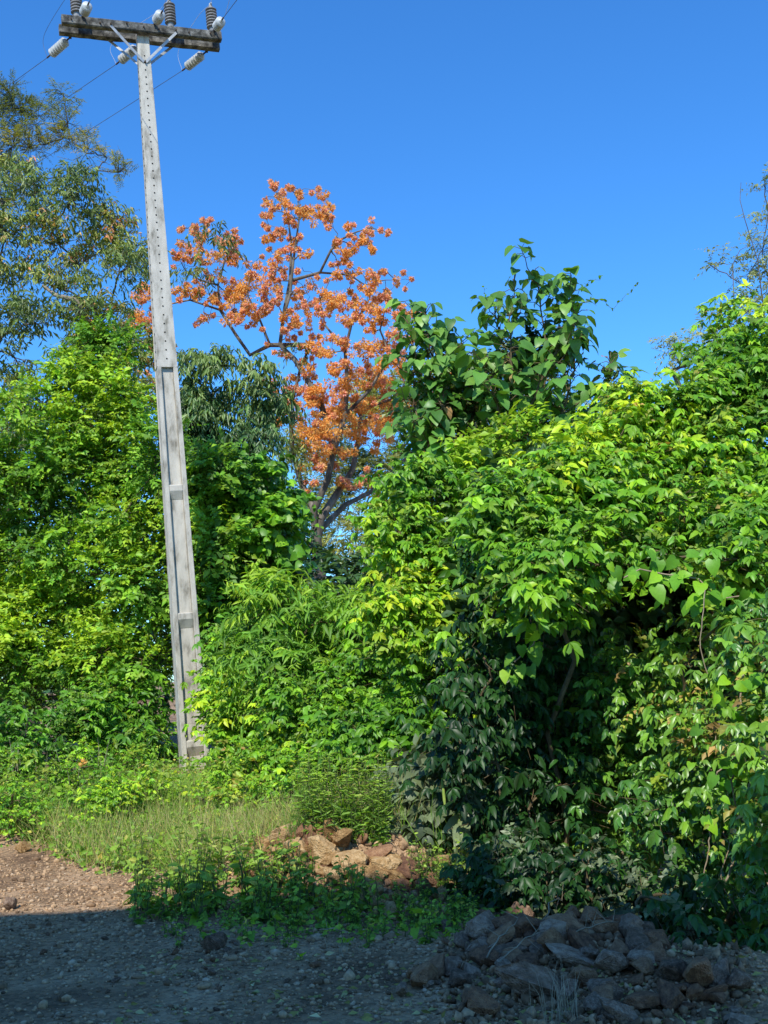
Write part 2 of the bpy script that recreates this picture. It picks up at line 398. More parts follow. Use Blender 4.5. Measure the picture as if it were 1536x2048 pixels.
NAMED = [  # px, py, size in px (half width), kind, label
    (1072, 1975, 62, 'grey', 'large angular grey rock with a pale ridge near the front of the shaded heap'),
    (1160, 1965, 34, 'brown', 'rounded brown rock right behind the dry grass tuft'),
    (1225, 1935, 40, 'grey', 'blocky grey rock in the middle of the shaded heap'),
    (1275, 1893, 36, 'grey', 'upright grey-pink slab leaning on the crest of the shaded heap'),
    (1400, 1965, 52, 'brown', 'big brown boulder at the right shoulder of the shaded heap'),
    (1478, 1972, 34, 'grey', 'dark grey rock at the far right end of the heap'),
    (1345, 2005, 44, 'brown', 'flat reddish brown slab lying low at the right of the heap'),
    (1240, 2035, 34, 'grey', 'pale bluish grey block at the bottom edge of the heap'),
    (1115, 1875, 34, 'grey', 'grey-violet rock standing on top of the shaded heap'),
    (1020, 1862, 30, 'brown', 'reddish rock on the left part of the heap crest'),
    (965, 1845, 26, 'brown', 'small reddish brown rock at the left end of the heap crest'),
    (835, 1958, 28, 'brown', 'round brown rock lying alone on the shaded gravel left of the heap'),
    (805, 1985, 22, 'grey', 'pale grey stone beside the lone round rock on the gravel'),
    (1275, 1868, 30, 'brown', 'olive brown boulder half hidden by weeds behind the heap'),
    (968, 1925, 30, 'brown', 'squat dark brown rock on the left slope of the heap'),
    (540, 1652, 34, 'tan', 'pale pink-brown boulder showing above the sunlit weeds'),
    (365, 1622, 30, 'tan', 'reddish broken rock on the weedy bank below the pole'),
    (640, 1722, 40, 'tan', 'broad orange-tan rock at the left of the sunlit rubble'),
    (700, 1735, 38, 'tan', 'yellowish tan boulder in the middle of the sunlit rubble'),
    (750, 1722, 30, 'tan', 'light tan rounded rock on top of the sunlit rubble'),
    (808, 1752, 34, 'brown', 'orange-brown wedge of rock at the right of the sunlit rubble'),
    (862, 1765, 24, 'brown', 'small reddish rock at the right tail of the sunlit rubble'),
    (748, 1812, 22, 'tan', 'small sunlit rusty stone below the rubble rocks'),
    (785, 1800, 26, 'tan', 'sloping tan rock catching sun at the foot of the rubble'),
    (528, 1702, 24, 'tan', 'orange stone among weeds left of the rubble'),
    (430, 1890, 26, 'grey', 'grey stone at the edge of the shaded weeds'),
    (20, 1813, 16, 'grey', 'rounded grey stone on the track at the shadow edge'),
    (45, 1700, 14, 'tan', 'flat tan stone at the left edge below the grass'),
]
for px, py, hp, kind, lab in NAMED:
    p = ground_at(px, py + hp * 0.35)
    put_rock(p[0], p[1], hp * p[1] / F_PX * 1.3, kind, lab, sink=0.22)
def rubble(n, boxes, kinds, s0, s1, label, group):
    for i in range(n):
        bx = boxes[i % len(boxes)]
        px = random.uniform(bx[0], bx[2]); py = random.uniform(bx[1], bx[3])
        p = ground_at(px, py)
        s = (s0 + (s1 - s0) * random.random() ** 1.5) * p[1] / F_PX
        put_rock(p[0], p[1], s, random.choice(kinds), label, group, sink=0.3)
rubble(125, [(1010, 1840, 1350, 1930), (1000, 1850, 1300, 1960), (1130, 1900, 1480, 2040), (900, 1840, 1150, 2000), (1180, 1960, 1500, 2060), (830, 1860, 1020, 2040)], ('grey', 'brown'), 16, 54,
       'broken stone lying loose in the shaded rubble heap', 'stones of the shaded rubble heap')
rubble(86, [(540, 1670, 840, 1790), (660, 1730, 900, 1840), (450, 1650, 700, 1770)], ('tan', 'tan', 'brown'), 14, 46,
       'tan stone in the half sunlit rubble among the weeds', 'stones of the sunlit rubble')
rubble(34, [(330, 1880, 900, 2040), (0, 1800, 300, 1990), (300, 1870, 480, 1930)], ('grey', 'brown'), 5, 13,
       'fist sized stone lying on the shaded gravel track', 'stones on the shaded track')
rubble(16, [(330, 1600, 600, 1720)], ('tan',), 6, 18,
       'tan stone poking out of the sunlit weedy bank', 'stones in the weedy bank')

def fines():
    V0, F0 = ico(1); pts = []
    for bx, n in (((880, 1840, 1500, 2060), 1500), ((480, 1670, 900, 1840), 1100), ((1000, 1850, 1300, 1940), 300)):
        for _ in range(n):
            pts.append(ground_at(random.uniform(bx[0], bx[2]), random.uniform(bx[1], bx[3])))
    p = np.array(pts); n = len(p)
    s = 0.008 + 0.026 * rng.random(n) ** 2.2
    sc = s[:, None] * rng.uniform(.55, 1.4, (n, 3))
    v = V0[None] * (1 + rng.uniform(-.5, .25, (n, len(V0), 1))) * sc[:, None]
    a = rng.uniform(0, 6.28, n); b = rng.uniform(-.6, .6, n)
    ca, sa, cb, sb = np.cos(a)[:, None], np.sin(a)[:, None], np.cos(b)[:, None], np.sin(b)[:, None]
    y1 = v[..., 1] * cb - v[..., 2] * sb; z1 = v[..., 1] * sb + v[..., 2] * cb
    v = np.stack([v[..., 0] * ca - y1 * sa + p[:, 0:1], v[..., 0] * sa + y1 * ca + p[:, 1:2], z1 + (ground_h(p[:, 0], p[:, 1]) + s * .5)[:, None]], -1)
    f = (F0[None] + (np.arange(n) * len(V0))[:, None, None]).reshape(-1, 3)
    t = np.ones((n, len(V0), 4)); t[..., 0] = np.clip(rng.beta(1.6, 4.0, n), 0, 1)[:, None]
    tag(mesh_obj('rubble_fines', v.reshape(-1, 3), [f], GRAVEL, tint=t.reshape(-1, 4)), 'small broken stones packed between the rocks of the heaps', 'rubble', kind='stuff')
fines()

# ------------------------------------------------------------------ foliage engine
def in_poly(x, y, poly):
    c = False; j = len(poly) - 1
    for i in range(len(poly)):
        xi, yi = poly[i]; xj, yj = poly[j]
        if (yi > y) != (yj > y) and x < (xj - xi) * (y - yi) / (yj - yi) + xi: c = not c
        j = i
    return c

def region_blobs(poly, n, depth, rpx, dy=(0.8, 1.2), seed=0, fill=0.8):
    """round leafy masses filling a tree's outline; depth(px,py) gives their distance"""
    r = np.random.default_rng(seed); P_ = np.array(poly, float)
    lo, hi = P_.min(0), P_.max(0); out = []; tries = 0
    while len(out) < n and tries < n * 400:
        tries += 1
        x, y = r.uniform(lo, hi); R = r.uniform(*rpx) * (1 - 0.5 * tries / (n * 400))
        if not in_poly(x, y, poly): continue
        if sum(in_poly(x + fill * R * math.cos(a), y + fill * R * math.sin(a), poly) for a in np.arange(0, 6.28, 0.785)) < 7: continue
        if any((x - o[3]) ** 2 + (y - o[4]) ** 2 < (0.42 * (R + o[5])) ** 2 for o in out): continue
        Y = depth(x, y) + r.uniform(-.5, .5)
        c = P(x, y, Y); rr = R * Y / F_PX
        out.append((c, np.array([rr, rr * r.uniform(*dy), rr * r.uniform(.8, 1)]), r.random(), x, y, R))
    return out

def add_blob(px, py, Y, R, t=0.5):
    c = P(px, py, Y); rr = R * Y / F_PX
    return (c, np.array([rr, rr, rr * .9]), t, px, py, R)

_k3 = np.random.default_rng(77).normal(size=(10, 3)); _p3 = np.random.default_rng(78).uniform(0, 6.28, 10)
def wob3(p):
    return sum(np.sin(p @ _k3[i] + _p3[i]) for i in range(10)) / 3.2

def spray_points(blobs, n, shell=0.4, r=rng, clump=3.2):
    C = np.array([b[0] for b in blobs]); Rr = np.array([b[1] for b in blobs]); T = np.array([b[2] for b in blobs])
    w = (Rr[:, 0] * Rr[:, 2]); w = w / w.sum()
    i = r.choice(len(blobs), n, p=w)
    u = unit(r.normal(size=(n, 3)) + np.array([0, -0.35, 0.15]))
    rad_ = 1 - shell * r.random(n) ** 1.3
    O = C[i] + u * Rr[i] * rad_[:, None]
    # drop sprays deep within another mass
    keep = np.ones(n, bool)
    for c, R3, *_ in blobs:
        q = ((O - c) / R3); keep &= ~(((q ** 2).sum(1) < 0.30) & (r.random(n) < .75))
    # shoots come in clumps, with hollows between them
    fld = wob3(O * clump)
    keep &= ~((rad_ > .62) & (fld < -.02) & (r.random(n) < .9))
    O = O + u * (0.10 * np.clip(fld, -1, 1) * Rr[i].mean(1))[:, None]
    return O[keep], u[keep], i[keep], T[i[keep]], rad_[keep]

def foliage(name, blobs, mat, parent, n=1000, kind='alt', shape='lens', nodes=7, slen=0.35, L=0.10, W=0.045,
            droop=0.5, up=0.35, shell=0.45, fresh=0.0, seed=1, lmul=1.0, normal_up=0.75, dark=0.0, gmin=0.55, gmax=1.0, bend=0.12):
    """leafy sprays over the masses of a crown -> one mesh of leaves; returns spray axes for the twigs"""
    r = np.random.default_rng(seed)
    O, u, bi, bt, rd = spray_points(blobs, int(n * 1.35), shell, r)
    n = len(O)
    D = unit(u * 0.75 + np.array([0, 0, up]) + r.normal(0, .45, (n, 3)))
    SL = slen * r.uniform(.6, 1.3, n)
    LV = r.uniform(.62, 1.28, n) * np.where(r.random(n) < .08, 1.35, 1)
    st = r.random(n)
    Ps, Ds, Ns, Ls, Ws, Ts = [], [], [], [], [], []
    def emit(p, d, nn, l, w, t):
        Ps.append(p); Ds.append(d); Ns.append(nn); Ls.append(l); Ws.append(w); Ts.append(t)
    side0 = unit(np.cross(D, np.array([0, 0, 1.0])) + r.normal(0, .25, (n, 3)))
    pat = wob3(O * 1.3 + 7)
    base_t = 0.27 + 0.20 * pat + 0.24 * (bt - .5) + 0.42 * (st - .5) + fresh
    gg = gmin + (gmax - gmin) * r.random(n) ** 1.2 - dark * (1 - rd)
    if kind == 'palm':     # a fan of leaflets on a stalk, several stalks along the shoot
        for j in range(nodes):
            t = (j + r.uniform(0.2, .9, n)) / nodes
            p = O + D * (SL * t)[:, None]; p[:, 2] -= droop * SL * t * t * .5
            sd = side0 * np.where(j % 2, 1, -1)[..., None] if False else side0 * (1 if j % 2 else -1)
            stalk = unit(D * .4 + sd * .8 + r.normal(0, .3, (n, 3)) + np.array([0, -.1, .1]))
            hub = p + stalk * (L * r.uniform(.3, .7, n))[:, None]
            axis = unit(stalk + np.array([0, 0, -droop]))
            lat = unit(np.cross(axis, np.array([0, 0, 1.]) + r.normal(0, .2, (n, 3))))
            for q, a in enumerate((-1.25, -.62, 0, .62, 1.25)):
                dd = unit(axis * math.cos(a) + lat * math.sin(a) + r.normal(0, .12, (n, 3)) + np.array([0, 0, -.25 * droop]))
                nn = unit(np.array([0, -.32, normal_up]) + u * .45 + r.normal(0, .42, (n, 3)))
                l = LV * L * r.uniform(.7, 1.15, n) * (1.0, 1.2, 1.3, 1.2, 1.0)[q] * .8
                emit(hub, dd, nn, l, l * (W / L), np.stack([base_t + .22 * t + r.normal(0, .08, n), gg + r.normal(0, .06, n)], 1))
    else:
        for j in range(nodes):
            t = (j + .3 + r.uniform(0, .4, n)) / nodes
            p = O + D * (SL * t)[:, None]; p[:, 2] -= droop * SL * t * t * .5
            for s in ((1, -1) if kind in ('alt', 'feather') else (1 if j % 2 else -1,)):
                sd = side0 * s
                if kind == 'feather':
                    dd = unit(D * .5 + sd + r.normal(0, .15, (n, 3)))
                    nn = unit(np.array([0, -.3, .8]) + r.normal(0, .35, (n, 3)))
                elif kind == 'droop':
                    dd = unit(D * .35 + sd * .55 + np.array([0, 0, -droop]) + r.normal(0, .25, (n, 3)))
                    nn = unit(u * .6 + np.array([0, -.35, .35]) + r.normal(0, .5, (n, 3)))
                elif kind == 'heart':
                    dd = unit(D * .2 + sd * .7 + np.array([0, -.15, -droop]) + r.normal(0, .35, (n, 3)))
                    nn = unit(np.array([0, -.5, normal_up]) + dd * np.array([1, 1, 0]) * .5 + r.normal(0, .35, (n, 3)))
                    p = p + sd * (L * .5 * r.uniform(.4, 1.2, n))[:, None]
                else:
                    dd = unit(D * .55 + sd * .8 + np.array([0, 0, -droop * .6]) + r.normal(0, .25, (n, 3)))
                    nn = unit(np.array([0, -.30, normal_up]) + u * .45 + r.normal(0, .48, (n, 3)))
                l = LV * L * r.uniform(.65, 1.2, n) * (0.75 + 0.5 * math.sin(math.pi * (j + .7) / nodes))
                emit(p, dd, nn, l, l * (W / L) * r.uniform(.85, 1.15, n),
                     np.stack([base_t + .25 * t + r.normal(0, .10, n), gg + r.normal(0, .08, n)], 1))
    o = leaves(name, shape, np.concatenate(Ps), np.concatenate(Ds), np.concatenate(Ns), np.concatenate(Ls), np.concatenate(Ws),
               np.concatenate(Ts), mat, parent, bend)
    end = O + D * SL[:, None]; end[:, 2] -= droop * SL * .5
    return O, end, bi

def twigs(blobs, O, E, bi, frac, r0, seed=1):
    """thin shoots from the middle of each mass out to its sprays"""
    r = np.random.default_rng(seed); out = []
    k = np.nonzero(r.random(len(O)) < frac)[0]
    for i in k:
        c = blobs[bi[i]][0]
        a = c + (O[i] - c) * r.uniform(.0, .4)
        m = (a + O[i]) / 2 + r.normal(0, .06 * np.linalg.norm(O[i] - a) + 1e-3, 3)
        out.append((np.array([a, m, O[i], E[i]]), np.array([r0, r0 * .8, r0 * .6, r0 * .25])))
    return out

def limbs(blobs, roots, r0, r1=0.012, jit=.10):
    """stems from the ground up to the masses, lowest first, each branching from the nearest stem so far"""
    out = []; nodes_ = [(np.asarray(q, float), r0) for q in roots]
    order = sorted(range(len(blobs)), key=lambda i: min(np.linalg.norm(blobs[i][0] - q[0]) for q in nodes_))
    for i in order:
        c = blobs[i][0]
        cand = [q for q in nodes_ if q[0][2] <= c[2] + .3] or nodes_
        q = min(cand, key=lambda q: np.linalg.norm(q[0] - c) + 0.8 * abs(q[0][2] - c[2]) * 0)
        pts = wander(q[0], c, 6, jit, 0.03)
        ra = max(q[1] * .8, r1); rb = max(ra * .62, r1)
        rr = np.linspace(ra, rb, 6)
        out.append((pts, rr))
        for a, b in zip(pts[2:], rr[2:]): nodes_.append((a, b))
    return out

def plant(name, label, cat, root, blobs, mat, stem_mat=TWIG, group=None, r0=0.05, twig=0.35, rt=0.006, extra=None, roots=None, stem_name='stem', leaf_name='foliage', sides=5, **kw):
    t = empty(name, root, label, cat, group)
    O, E, bi = foliage(leaf_name, blobs, mat, t, **kw)
    pol = limbs(blobs, roots or [root], r0) + twigs(blobs, O, E, bi, twig, rt)
    if extra: pol += extra
    tubes(stem_name, pol, stem_mat, t, sides)
    return t

def root_at(px, Y, dx=0):
    x = P(px, 1400, Y)[0] + dx
    return np.array([x, Y, float(ground_h(x, Y)) - .05])

# ------------------------------------------------------------------ utility pole
YP = 15.0
PB = P(392, 1535, YP); PB[2] -= 0.25
PT = P(284, 66, YP)
AZ = unit(PT - PB)
th = rad(20)
AX = np.array([math.cos(th), math.sin(th), 0]); AX = unit(AX - AZ * (AX @ AZ)); AY = np.cross(AZ, AX)
LP = float(np.linalg.norm(PT - PB))
def LW(x, y, z): return PB + AX * x + AY * y + AZ * z
def z_at(py):
    a, b = 0.0, LP
    for _ in range(40):
        m = (a + b) / 2
        if proj(LW(0, 0, m))[1] > py: a = m
        else: b = m
    return (a + b) / 2

CONC = noise_mat('weathered_concrete', [(0.30, (0.17, 0.155, 0.12)), (0.40, (0.36, 0.335, 0.275)), (0.50, (0.52, 0.49, 0.415)), (0.7, (0.64, 0.60, 0.51))], 2.6, 12, 0.9, 0.5, 60, 0.2, (3.2, 3.2, 1.1), bdist=0.006)
CONC2 = noise_mat('lichened_concrete', [(0.34, (0.03, 0.03, 0.027)), (0.5, (0.115, 0.112, 0.098)), (0.68, (0.30, 0.295, 0.265))], 9, 10, 0.95, 0.6, 45, 0.15, bdist=0.01)
HOLE = noise_mat('hole_shadow', [(0.3, (0.012, 0.011, 0.010)), (0.7, (0.03, 0.028, 0.025))], 20)
GALV = noise_mat('galvanised_steel', [(0.3, (0.30, 0.31, 0.31)), (0.7, (0.52, 0.53, 0.53))], 14, 5, 0.55, 0.1, 60, 0.5, metal=0.35)
RUST = noise_mat('rusty_steel', [(0.3, (0.03, 0.022, 0.018)), (0.7, (0.10, 0.065, 0.04))], 14, 5, 0.8, 0.2, 60, 0.3)
PORC = noise_mat('pale_porcelain', [(0.3, (0.36, 0.38, 0.36)), (0.7, (0.60, 0.62, 0.60))], 9, 5, 0.35, 0.05, 60, 0.5)
PORCD = noise_mat('grey_porcelain', [(0.3, (0.17, 0.16, 0.145)), (0.7, (0.36, 0.345, 0.32))], 9, 5, 0.3, 0.05, 60, 0.5)
WIRE = noise_mat('cable', [(0.3, (0.05, 0.052, 0.06)), (0.7, (0.12, 0.125, 0.135))], 9, 3, 0.6, 0.05, 60, 0.4)
WIREP = noise_mat('pale_cable', [(0.3, (0.35, 0.35, 0.36)), (0.7, (0.55, 0.55, 0.56))], 9, 3, 0.5, 0.05, 60, 0.4)

pole = empty('utility_pole', LW(0, 0, 0.2), 'tall weathered concrete utility pole with a double crossarm, leaning left out of the shrubs', 'utility pole')

def bm_obj(name, bm, mats, parent, bevel=0.0, smooth=False):
    if bevel:
        bmesh.ops.bevel(bm, geom=list(bm.edges), offset=bevel, segments=2, affect='EDGES', clamp_overlap=True)
    bmesh.ops.recalc_face_normals(bm, faces=bm.faces)
    me = bpy.data.meshes.new(name); bm.to_mesh(me); bm.free()
    for m_ in (mats if isinstance(mats, (list, tuple)) else [mats]): me.materials.append(m_)
    if smooth: me.polygons.foreach_set('use_smooth', np.ones(len(me.polygons), bool))
    o = bpy.data.objects.new(name, me); COL.objects.link(o)
    if parent is not None:
        o.parent = parent
        par = parent.location if parent.type == 'EMPTY' else Vector((0, 0, 0))
        top = parent
        while top.parent is not None: top = top.parent
        if parent is top: o.matrix_parent_inverse = Matrix.Translation(-Vector(parent.location))
    return o

def hexa(bm, p8):
    v = [bm.verts.new(tuple(p)) for p in p8]
    fs = [bm.faces.new([v[i] for i in f]) for f in ((0, 3, 2, 1), (4, 5, 6, 7), (0, 1, 5, 4), (1, 2, 6, 5), (2, 3, 7, 6), (3, 0, 4, 7))]
    return fs

def wid(z): return 0.372 - (0.372 - 0.170) * min(max(z, 0), LP) / LP      # face width
def dep(z): return 0.290 - (0.290 - 0.135) * min(max(z, 0), LP) / LP
FL = 0.19   # flange share of the width
def seg(bm, z0, z1, fx0, fx1, fy0, fy1):
    p = []
    for z in (z0, z1):
        w, d = wid(z), dep(z)
        for (fx, fy) in ((fx0, fy0), (fx1, fy0), (fx1, fy1), (fx0, fy1)):
            p.append(LW(fx * w, fy * d, z))
    hexa(bm, p)

zr = [z_at(y) for y in (738, 977, 1232, 1485)]
bm = bmesh.new()
seg(bm, zr[0], LP, -.5, .5, -.5, .5)                       # solid upper shaft
seg(bm, 0, zr[0], -.5, -.5 + FL, -.5, .5); seg(bm, 0, zr[0], .5 - FL, .5, -.5, .5)      # flanges
seg(bm, 0, zr[0], -.5 + FL, .5 - FL, -.26, .26)            # web between them
for z in zr[1:]:                                           # cross ribs with sloping undersides
    for sgn in (-1, 1):
        p = []
        w0, d0 = wid(z), dep(z)
        for (dz, fo) in ((-.175, .262), (-.05, .485)):
            for fx in (-.5 + FL, .5 - FL):
                p.append((fx, dz, fo))
        a = [LW(fx * w0, sgn * fo * d0, z + dz) for fx, dz, fo in p]
        top = [LW(fx * w0, sgn * fo * d0, z + dz) for fx, dz, fo in ((-.5 + FL, .045, .262), (.5 - FL, .045, .262), (-.5 + FL, .03, .485), (.5 - FL, .03, .485))]
        hexa(bm, [a[0], a[1], a[3], a[2], top[0], top[1], top[3], top[2]])
bmesh.ops.remove_doubles(bm, verts=bm.verts, dist=0.0001)
shaft = bm_obj('shaft', bm, CONC, pole)
bev = shaft.modifiers.new('soft_edges', 'BEVEL'); bev.width = 0.010; bev.segments = 2; bev.limit_method = 'ANGLE'

def disc_cyl(bm, c, ax, r, h, k=12, r2=None):
    ax = unit(np.asarray(ax, float)); ref = np.array([0, 0, 1.]) if abs(ax[2]) < .9 else np.array([1., 0, 0])
    a = unit(np.cross(ax, ref)); b = np.cross(ax, a); r2 = r if r2 is None else r2
    an = np.arange(k) * 2 * math.pi / k
    A = [bm.verts.new(tuple(c + (a * math.cos(t) + b * math.sin(t)) * r)) for t in an]
    B = [bm.verts.new(tuple(c + ax * h + (a * math.cos(t) + b * math.sin(t)) * r2)) for t in an]
    for i in range(k): bm.faces.new([A[i], A[(i + 1) % k], B[(i + 1) % k], B[i]])
    bm.faces.new(A[::-1]); bm.faces.new(B)
bm = bmesh.new()
z = zr[0] + 0.12
while z < LP - .35:
    disc_cyl(bm, LW(0, -dep(z) / 2 - .001, z), -AY, 0.0115, 0.002)
    disc_cyl(bm, LW(-wid(z) / 2 - .001, 0, z), -AX, 0.016, 0.002)
    z += 0.128 if z < LP - 3.3 else 0.112
bm_obj('hole_shade_discs', bm, HOLE, pole)  # near-black discs on the surface paint the shade inside the holes

# double crossarm
ZA = z_at(70)
def arm(yc, zc, x0, x1):
    bm = bmesh.new()
    w, h = .052, .070
    prof = [(-w, -h + .015), (-w + .015, -h), (w - .015, -h), (w, -h + .015), (w, h - .012), (w - .012, h), (-w + .012, h), (-w, h - .012)]
    A = [bm.verts.new(tuple(LW(x0, yc + a, zc + b))) for a, b in prof]
    A2 = [bm.verts.new(tuple(LW(x0 + .02, yc + a * 1.0, zc + b))) for a, b in prof]
    B = [bm.verts.new(tuple(LW(x1, yc + a, zc + b))) for a, b in prof]
    for i in range(8):
        j = (i + 1) % 8
        bm.faces.new([A[i], A[j], A2[j], A2[i]]); bm.faces.new([A2[i], A2[j], B[j], B[i]])
    bm.faces.new(A[::-1]); bm.faces.new(B)
    bmesh.ops.subdivide_edges(bm, edges=[e for e in bm.edges if e.calc_length() > 1], cuts=24)
    for v in bm.verts:
        v.co += Vector(rng.normal(0, .0018, 3))
    return bm_obj('crossarm', bm, CONC2, pole)
yF = -(dep(ZA) / 2 + .056); yR = -yF
zF, zR = ZA + .02, ZA + .02
armF = arm(yF, zF, -1.15, 1.15)
armR = arm(yR, zR, -1.17, 1.17)
# flat brace bars
def bar(name, pts, w, t, mat, parent, nrm):
    bm = bmesh.new()
    for a, b in zip(pts[:-1], pts[1:]):
        d = unit(b - a); s = unit(np.cross(d, nrm)); n_ = np.cross(s, d)
        p = []
        for q in (a, b):
            for (i, j) in ((-1, -1), (1, -1), (1, 1), (-1, 1)): p.append(q + s * w / 2 * i + n_ * t / 2 * j)
        hexa(bm, p)
    return bm_obj(name, bm, mat, parent)
zv = z_at(130)
for sg, yy, yp in ((-1, yF - .056, -1), (1, yF - .056, -1), (-1, yR + .056, 1), (1, yR + .056, 1)):
    top_ = LW(sg * .47, yF + .045 if yp < 0 else yR - .045, ZA - .052) if False else LW(sg * .47, yy + .0 * yp, ZA - .02)
    bot = LW(sg * .012, yp * (dep(zv) / 2 + .006 + (.006 if sg > 0 else 0)), zv)
    bar('brace', [top_, bot], .038, .006, GALV, pole, AY)
# bolts through the arms
for x in (-1.02, -.62, -.47, -.24, .0, .22, .47, .66, .98):
    bm = bmesh.new(); disc_cyl(bm, LW(x, yF - .050, ZA + .02 + random.uniform(-.02, .02)), -AY, .011, .03, 8)
    bm_obj('bolt', bm, RUST, pole)
bm = bmesh.new(); disc_cyl(bm, LW(0, -dep(zv) / 2 - .01, zv), -AY, .012, .03, 8)
bm_obj('bolt', bm, RUST, pole)
# cap block on the very top
bm = bmesh.new(); seg(bm, LP, LP + .085, -.40, .34, -.42, .42)
bm_obj('pole_cap', bm, CONC2, pole, bevel=.012)

def lathe(bm, o, ax, prof, k=20):
    ax = unit(np.asarray(ax, float)); ref = np.array([0, 0, 1.]) if abs(ax[2]) < .9 else np.array([1., 0, 0])
    a = unit(np.cross(ax, ref)); b = np.cross(ax, a); an = np.arange(k) * 2 * math.pi / k
    rings = [[bm.verts.new(tuple(o + ax * z + (a * math.cos(t) + b * math.sin(t)) * max(r, .0005))) for t in an] for r, z in prof]
    for R0, R1 in zip(rings[:-1], rings[1:]):
        for i in range(k): bm.faces.new([R0[i], R0[(i + 1) % k], R1[(i + 1) % k], R1[i]])
    bm.faces.new(rings[0][::-1]); bm.faces.new(rings[-1])
def sheds(n, r0, r1, pitch, z0, thick=.45):
    out = [(r0, z0)]
    for i in range(n):
        z = z0 + i * pitch
        out += [(r0, z + pitch * .08), (r1, z + pitch * .22), (r1, z + pitch * thick), (r0 * 1.05, z + pitch * .92)]
    return out
def post_insulator(x, y=None):
    y = yF if y is None else y
    o = LW(x, y, zF + .070)
    bm = bmesh.new(); lathe(bm, o, AZ, [(.047, 0), (.050, .035), (.047, .062)] + sheds(7, .046, .084, .046, .062) + [(.036, .392), (.030, .42), (.0, .43)])
    ins = bm_obj('post_insulator', bm, PORCD, pole, smooth=False)
    bm = bmesh.new(); disc_cyl(bm, o + AZ * .43, AZ, .024, .03, 10); disc_cyl(bm, o + AZ * .447, -AY, .012, .05, 8)
    c = bm_obj('wire_clamp', bm, GALV, ins)
    c.matrix_parent_inverse = ins.matrix_basis.inverted(); 
    return o + AZ * .455
def strain_insulator(base, d, L=.40, r=.072, n=7):
    d = unit(np.asarray(d, float))
    s0 = base + d * .09
    bm = bmesh.new(); lathe(bm, s0, d, [(.0, 0), (.038, .012), (.05, .03)] + sheds(n, .056, r, (L - .07) / n, .035, .55) + [(.04, L - .03), (.0, L)])
    ins = bm_obj('strain_insulator', bm, PORC, pole)
    bm = bmesh.new()
    disc_cyl(bm, base, d, .012, .10, 8); disc_cyl(bm, base + d * .02 - AX * .02, AX, .02, .04, 8)
    bm_obj('shackle', bm, RUST, ins)
    bm = bmesh.new(); disc_cyl(bm, s0 + d * L, d, .012, .07, 8)
    bm_obj('cable_clamp', bm, RUST, ins)
    return s0 + d * (L + .07)

posts = [post_insulator(x) for x in (-.93, .41, 1.03)]
# lines run behind to the left, and forward over the viewer
DR = unit(np.array([-.815, .58, -.10])); DF = unit(np.array([.46, -.885, -.06]))
rear = [strain_insulator(LW(x, yR + .06, zR - .05), DR + np.array([0, 0, -.12])) for x in (-1.0, .0, 1.0)]
front = [strain_insulator(LW(x, yF - .06, zF + .055), DF + np.array([0, 0, -.02]), .26, .075, 5) for x in (-.86, .16, 1.04)]

def line(name, pts, r, mat, label, group):
    c = np.mean(pts, 0)
    o = tubes(name, [(np.array(pts) - pts[0], np.full(len(pts), r))], mat, None, 6)
    o.location = tuple(pts[0])
    tag(o, label, 'power line', group)
    return o
def span(a, d, L, sag, k=30):
    t = np.linspace(0, 1, k)[:, None]
    p = a + d * L * t
    p[:, 2] -= (sag * 4 * t * (1 - t))[:, 0]
    return p
hr = unit(DR * np.array([1, 1, 0])); hf = unit(DF * np.array([1, 1, 0]))
wh = ('left', 'middle', 'right')
for i in range(3):
    line('power_line', span(rear[i], hr, 45, 1.3), .0045, WIRE, f'thin cable running down left behind the trees from the {wh[i]} rear insulator', 'power lines')
    line('power_line', span(front[i], hf, 34, 1.0), .0045, WIRE, f'thin cable rising out of the photo from the {wh[i]} front insulator', 'power lines')
def jumper(pts, lab, m=WIRE, r=.0045):
    pts = np.array(pts); t = np.linspace(0, len(pts) - 1, 22)
    i = np.minimum(t.astype(int), len(pts) - 2); f = (t - i)[:, None]
    m0 = np.gradient(pts, axis=0)
    h00 = 2 * f**3 - 3 * f**2 + 1; h10 = f**3 - 2 * f**2 + f; h01 = -2 * f**3 + 3 * f**2; h11 = f**3 - f**2
    line('jumper_wire', h00 * pts[i] + h10 * m0[i] + h01 * pts[i + 1] + h11 * m0[i + 1], r, m, lab, 'jumper wires')
for i, (side) in enumerate(('left', 'middle', 'right')):
    e = rear[i]
    jumper([posts[i], posts[i] - AX * .16 + AY * .25 - AZ * .08, e + AZ * .34 - AX * .03, e], f'thin slack wire dropping from the {side} post insulator to the rear insulator', WIREP if i else WIRE, .003)
    jumper([posts[i], posts[i] + AX * .05 - AY * .2 + AZ * .12, front[i] + hf * .35 + AZ * .22, front[i] + hf * .1], f'short wire loop from the {side} post insulator to the front cable', WIREP, .003)

# ------------------------------------------------------------------ trees and shrubs
def far_tree(): pass
cst = lambda v: (lambda x, y: v)

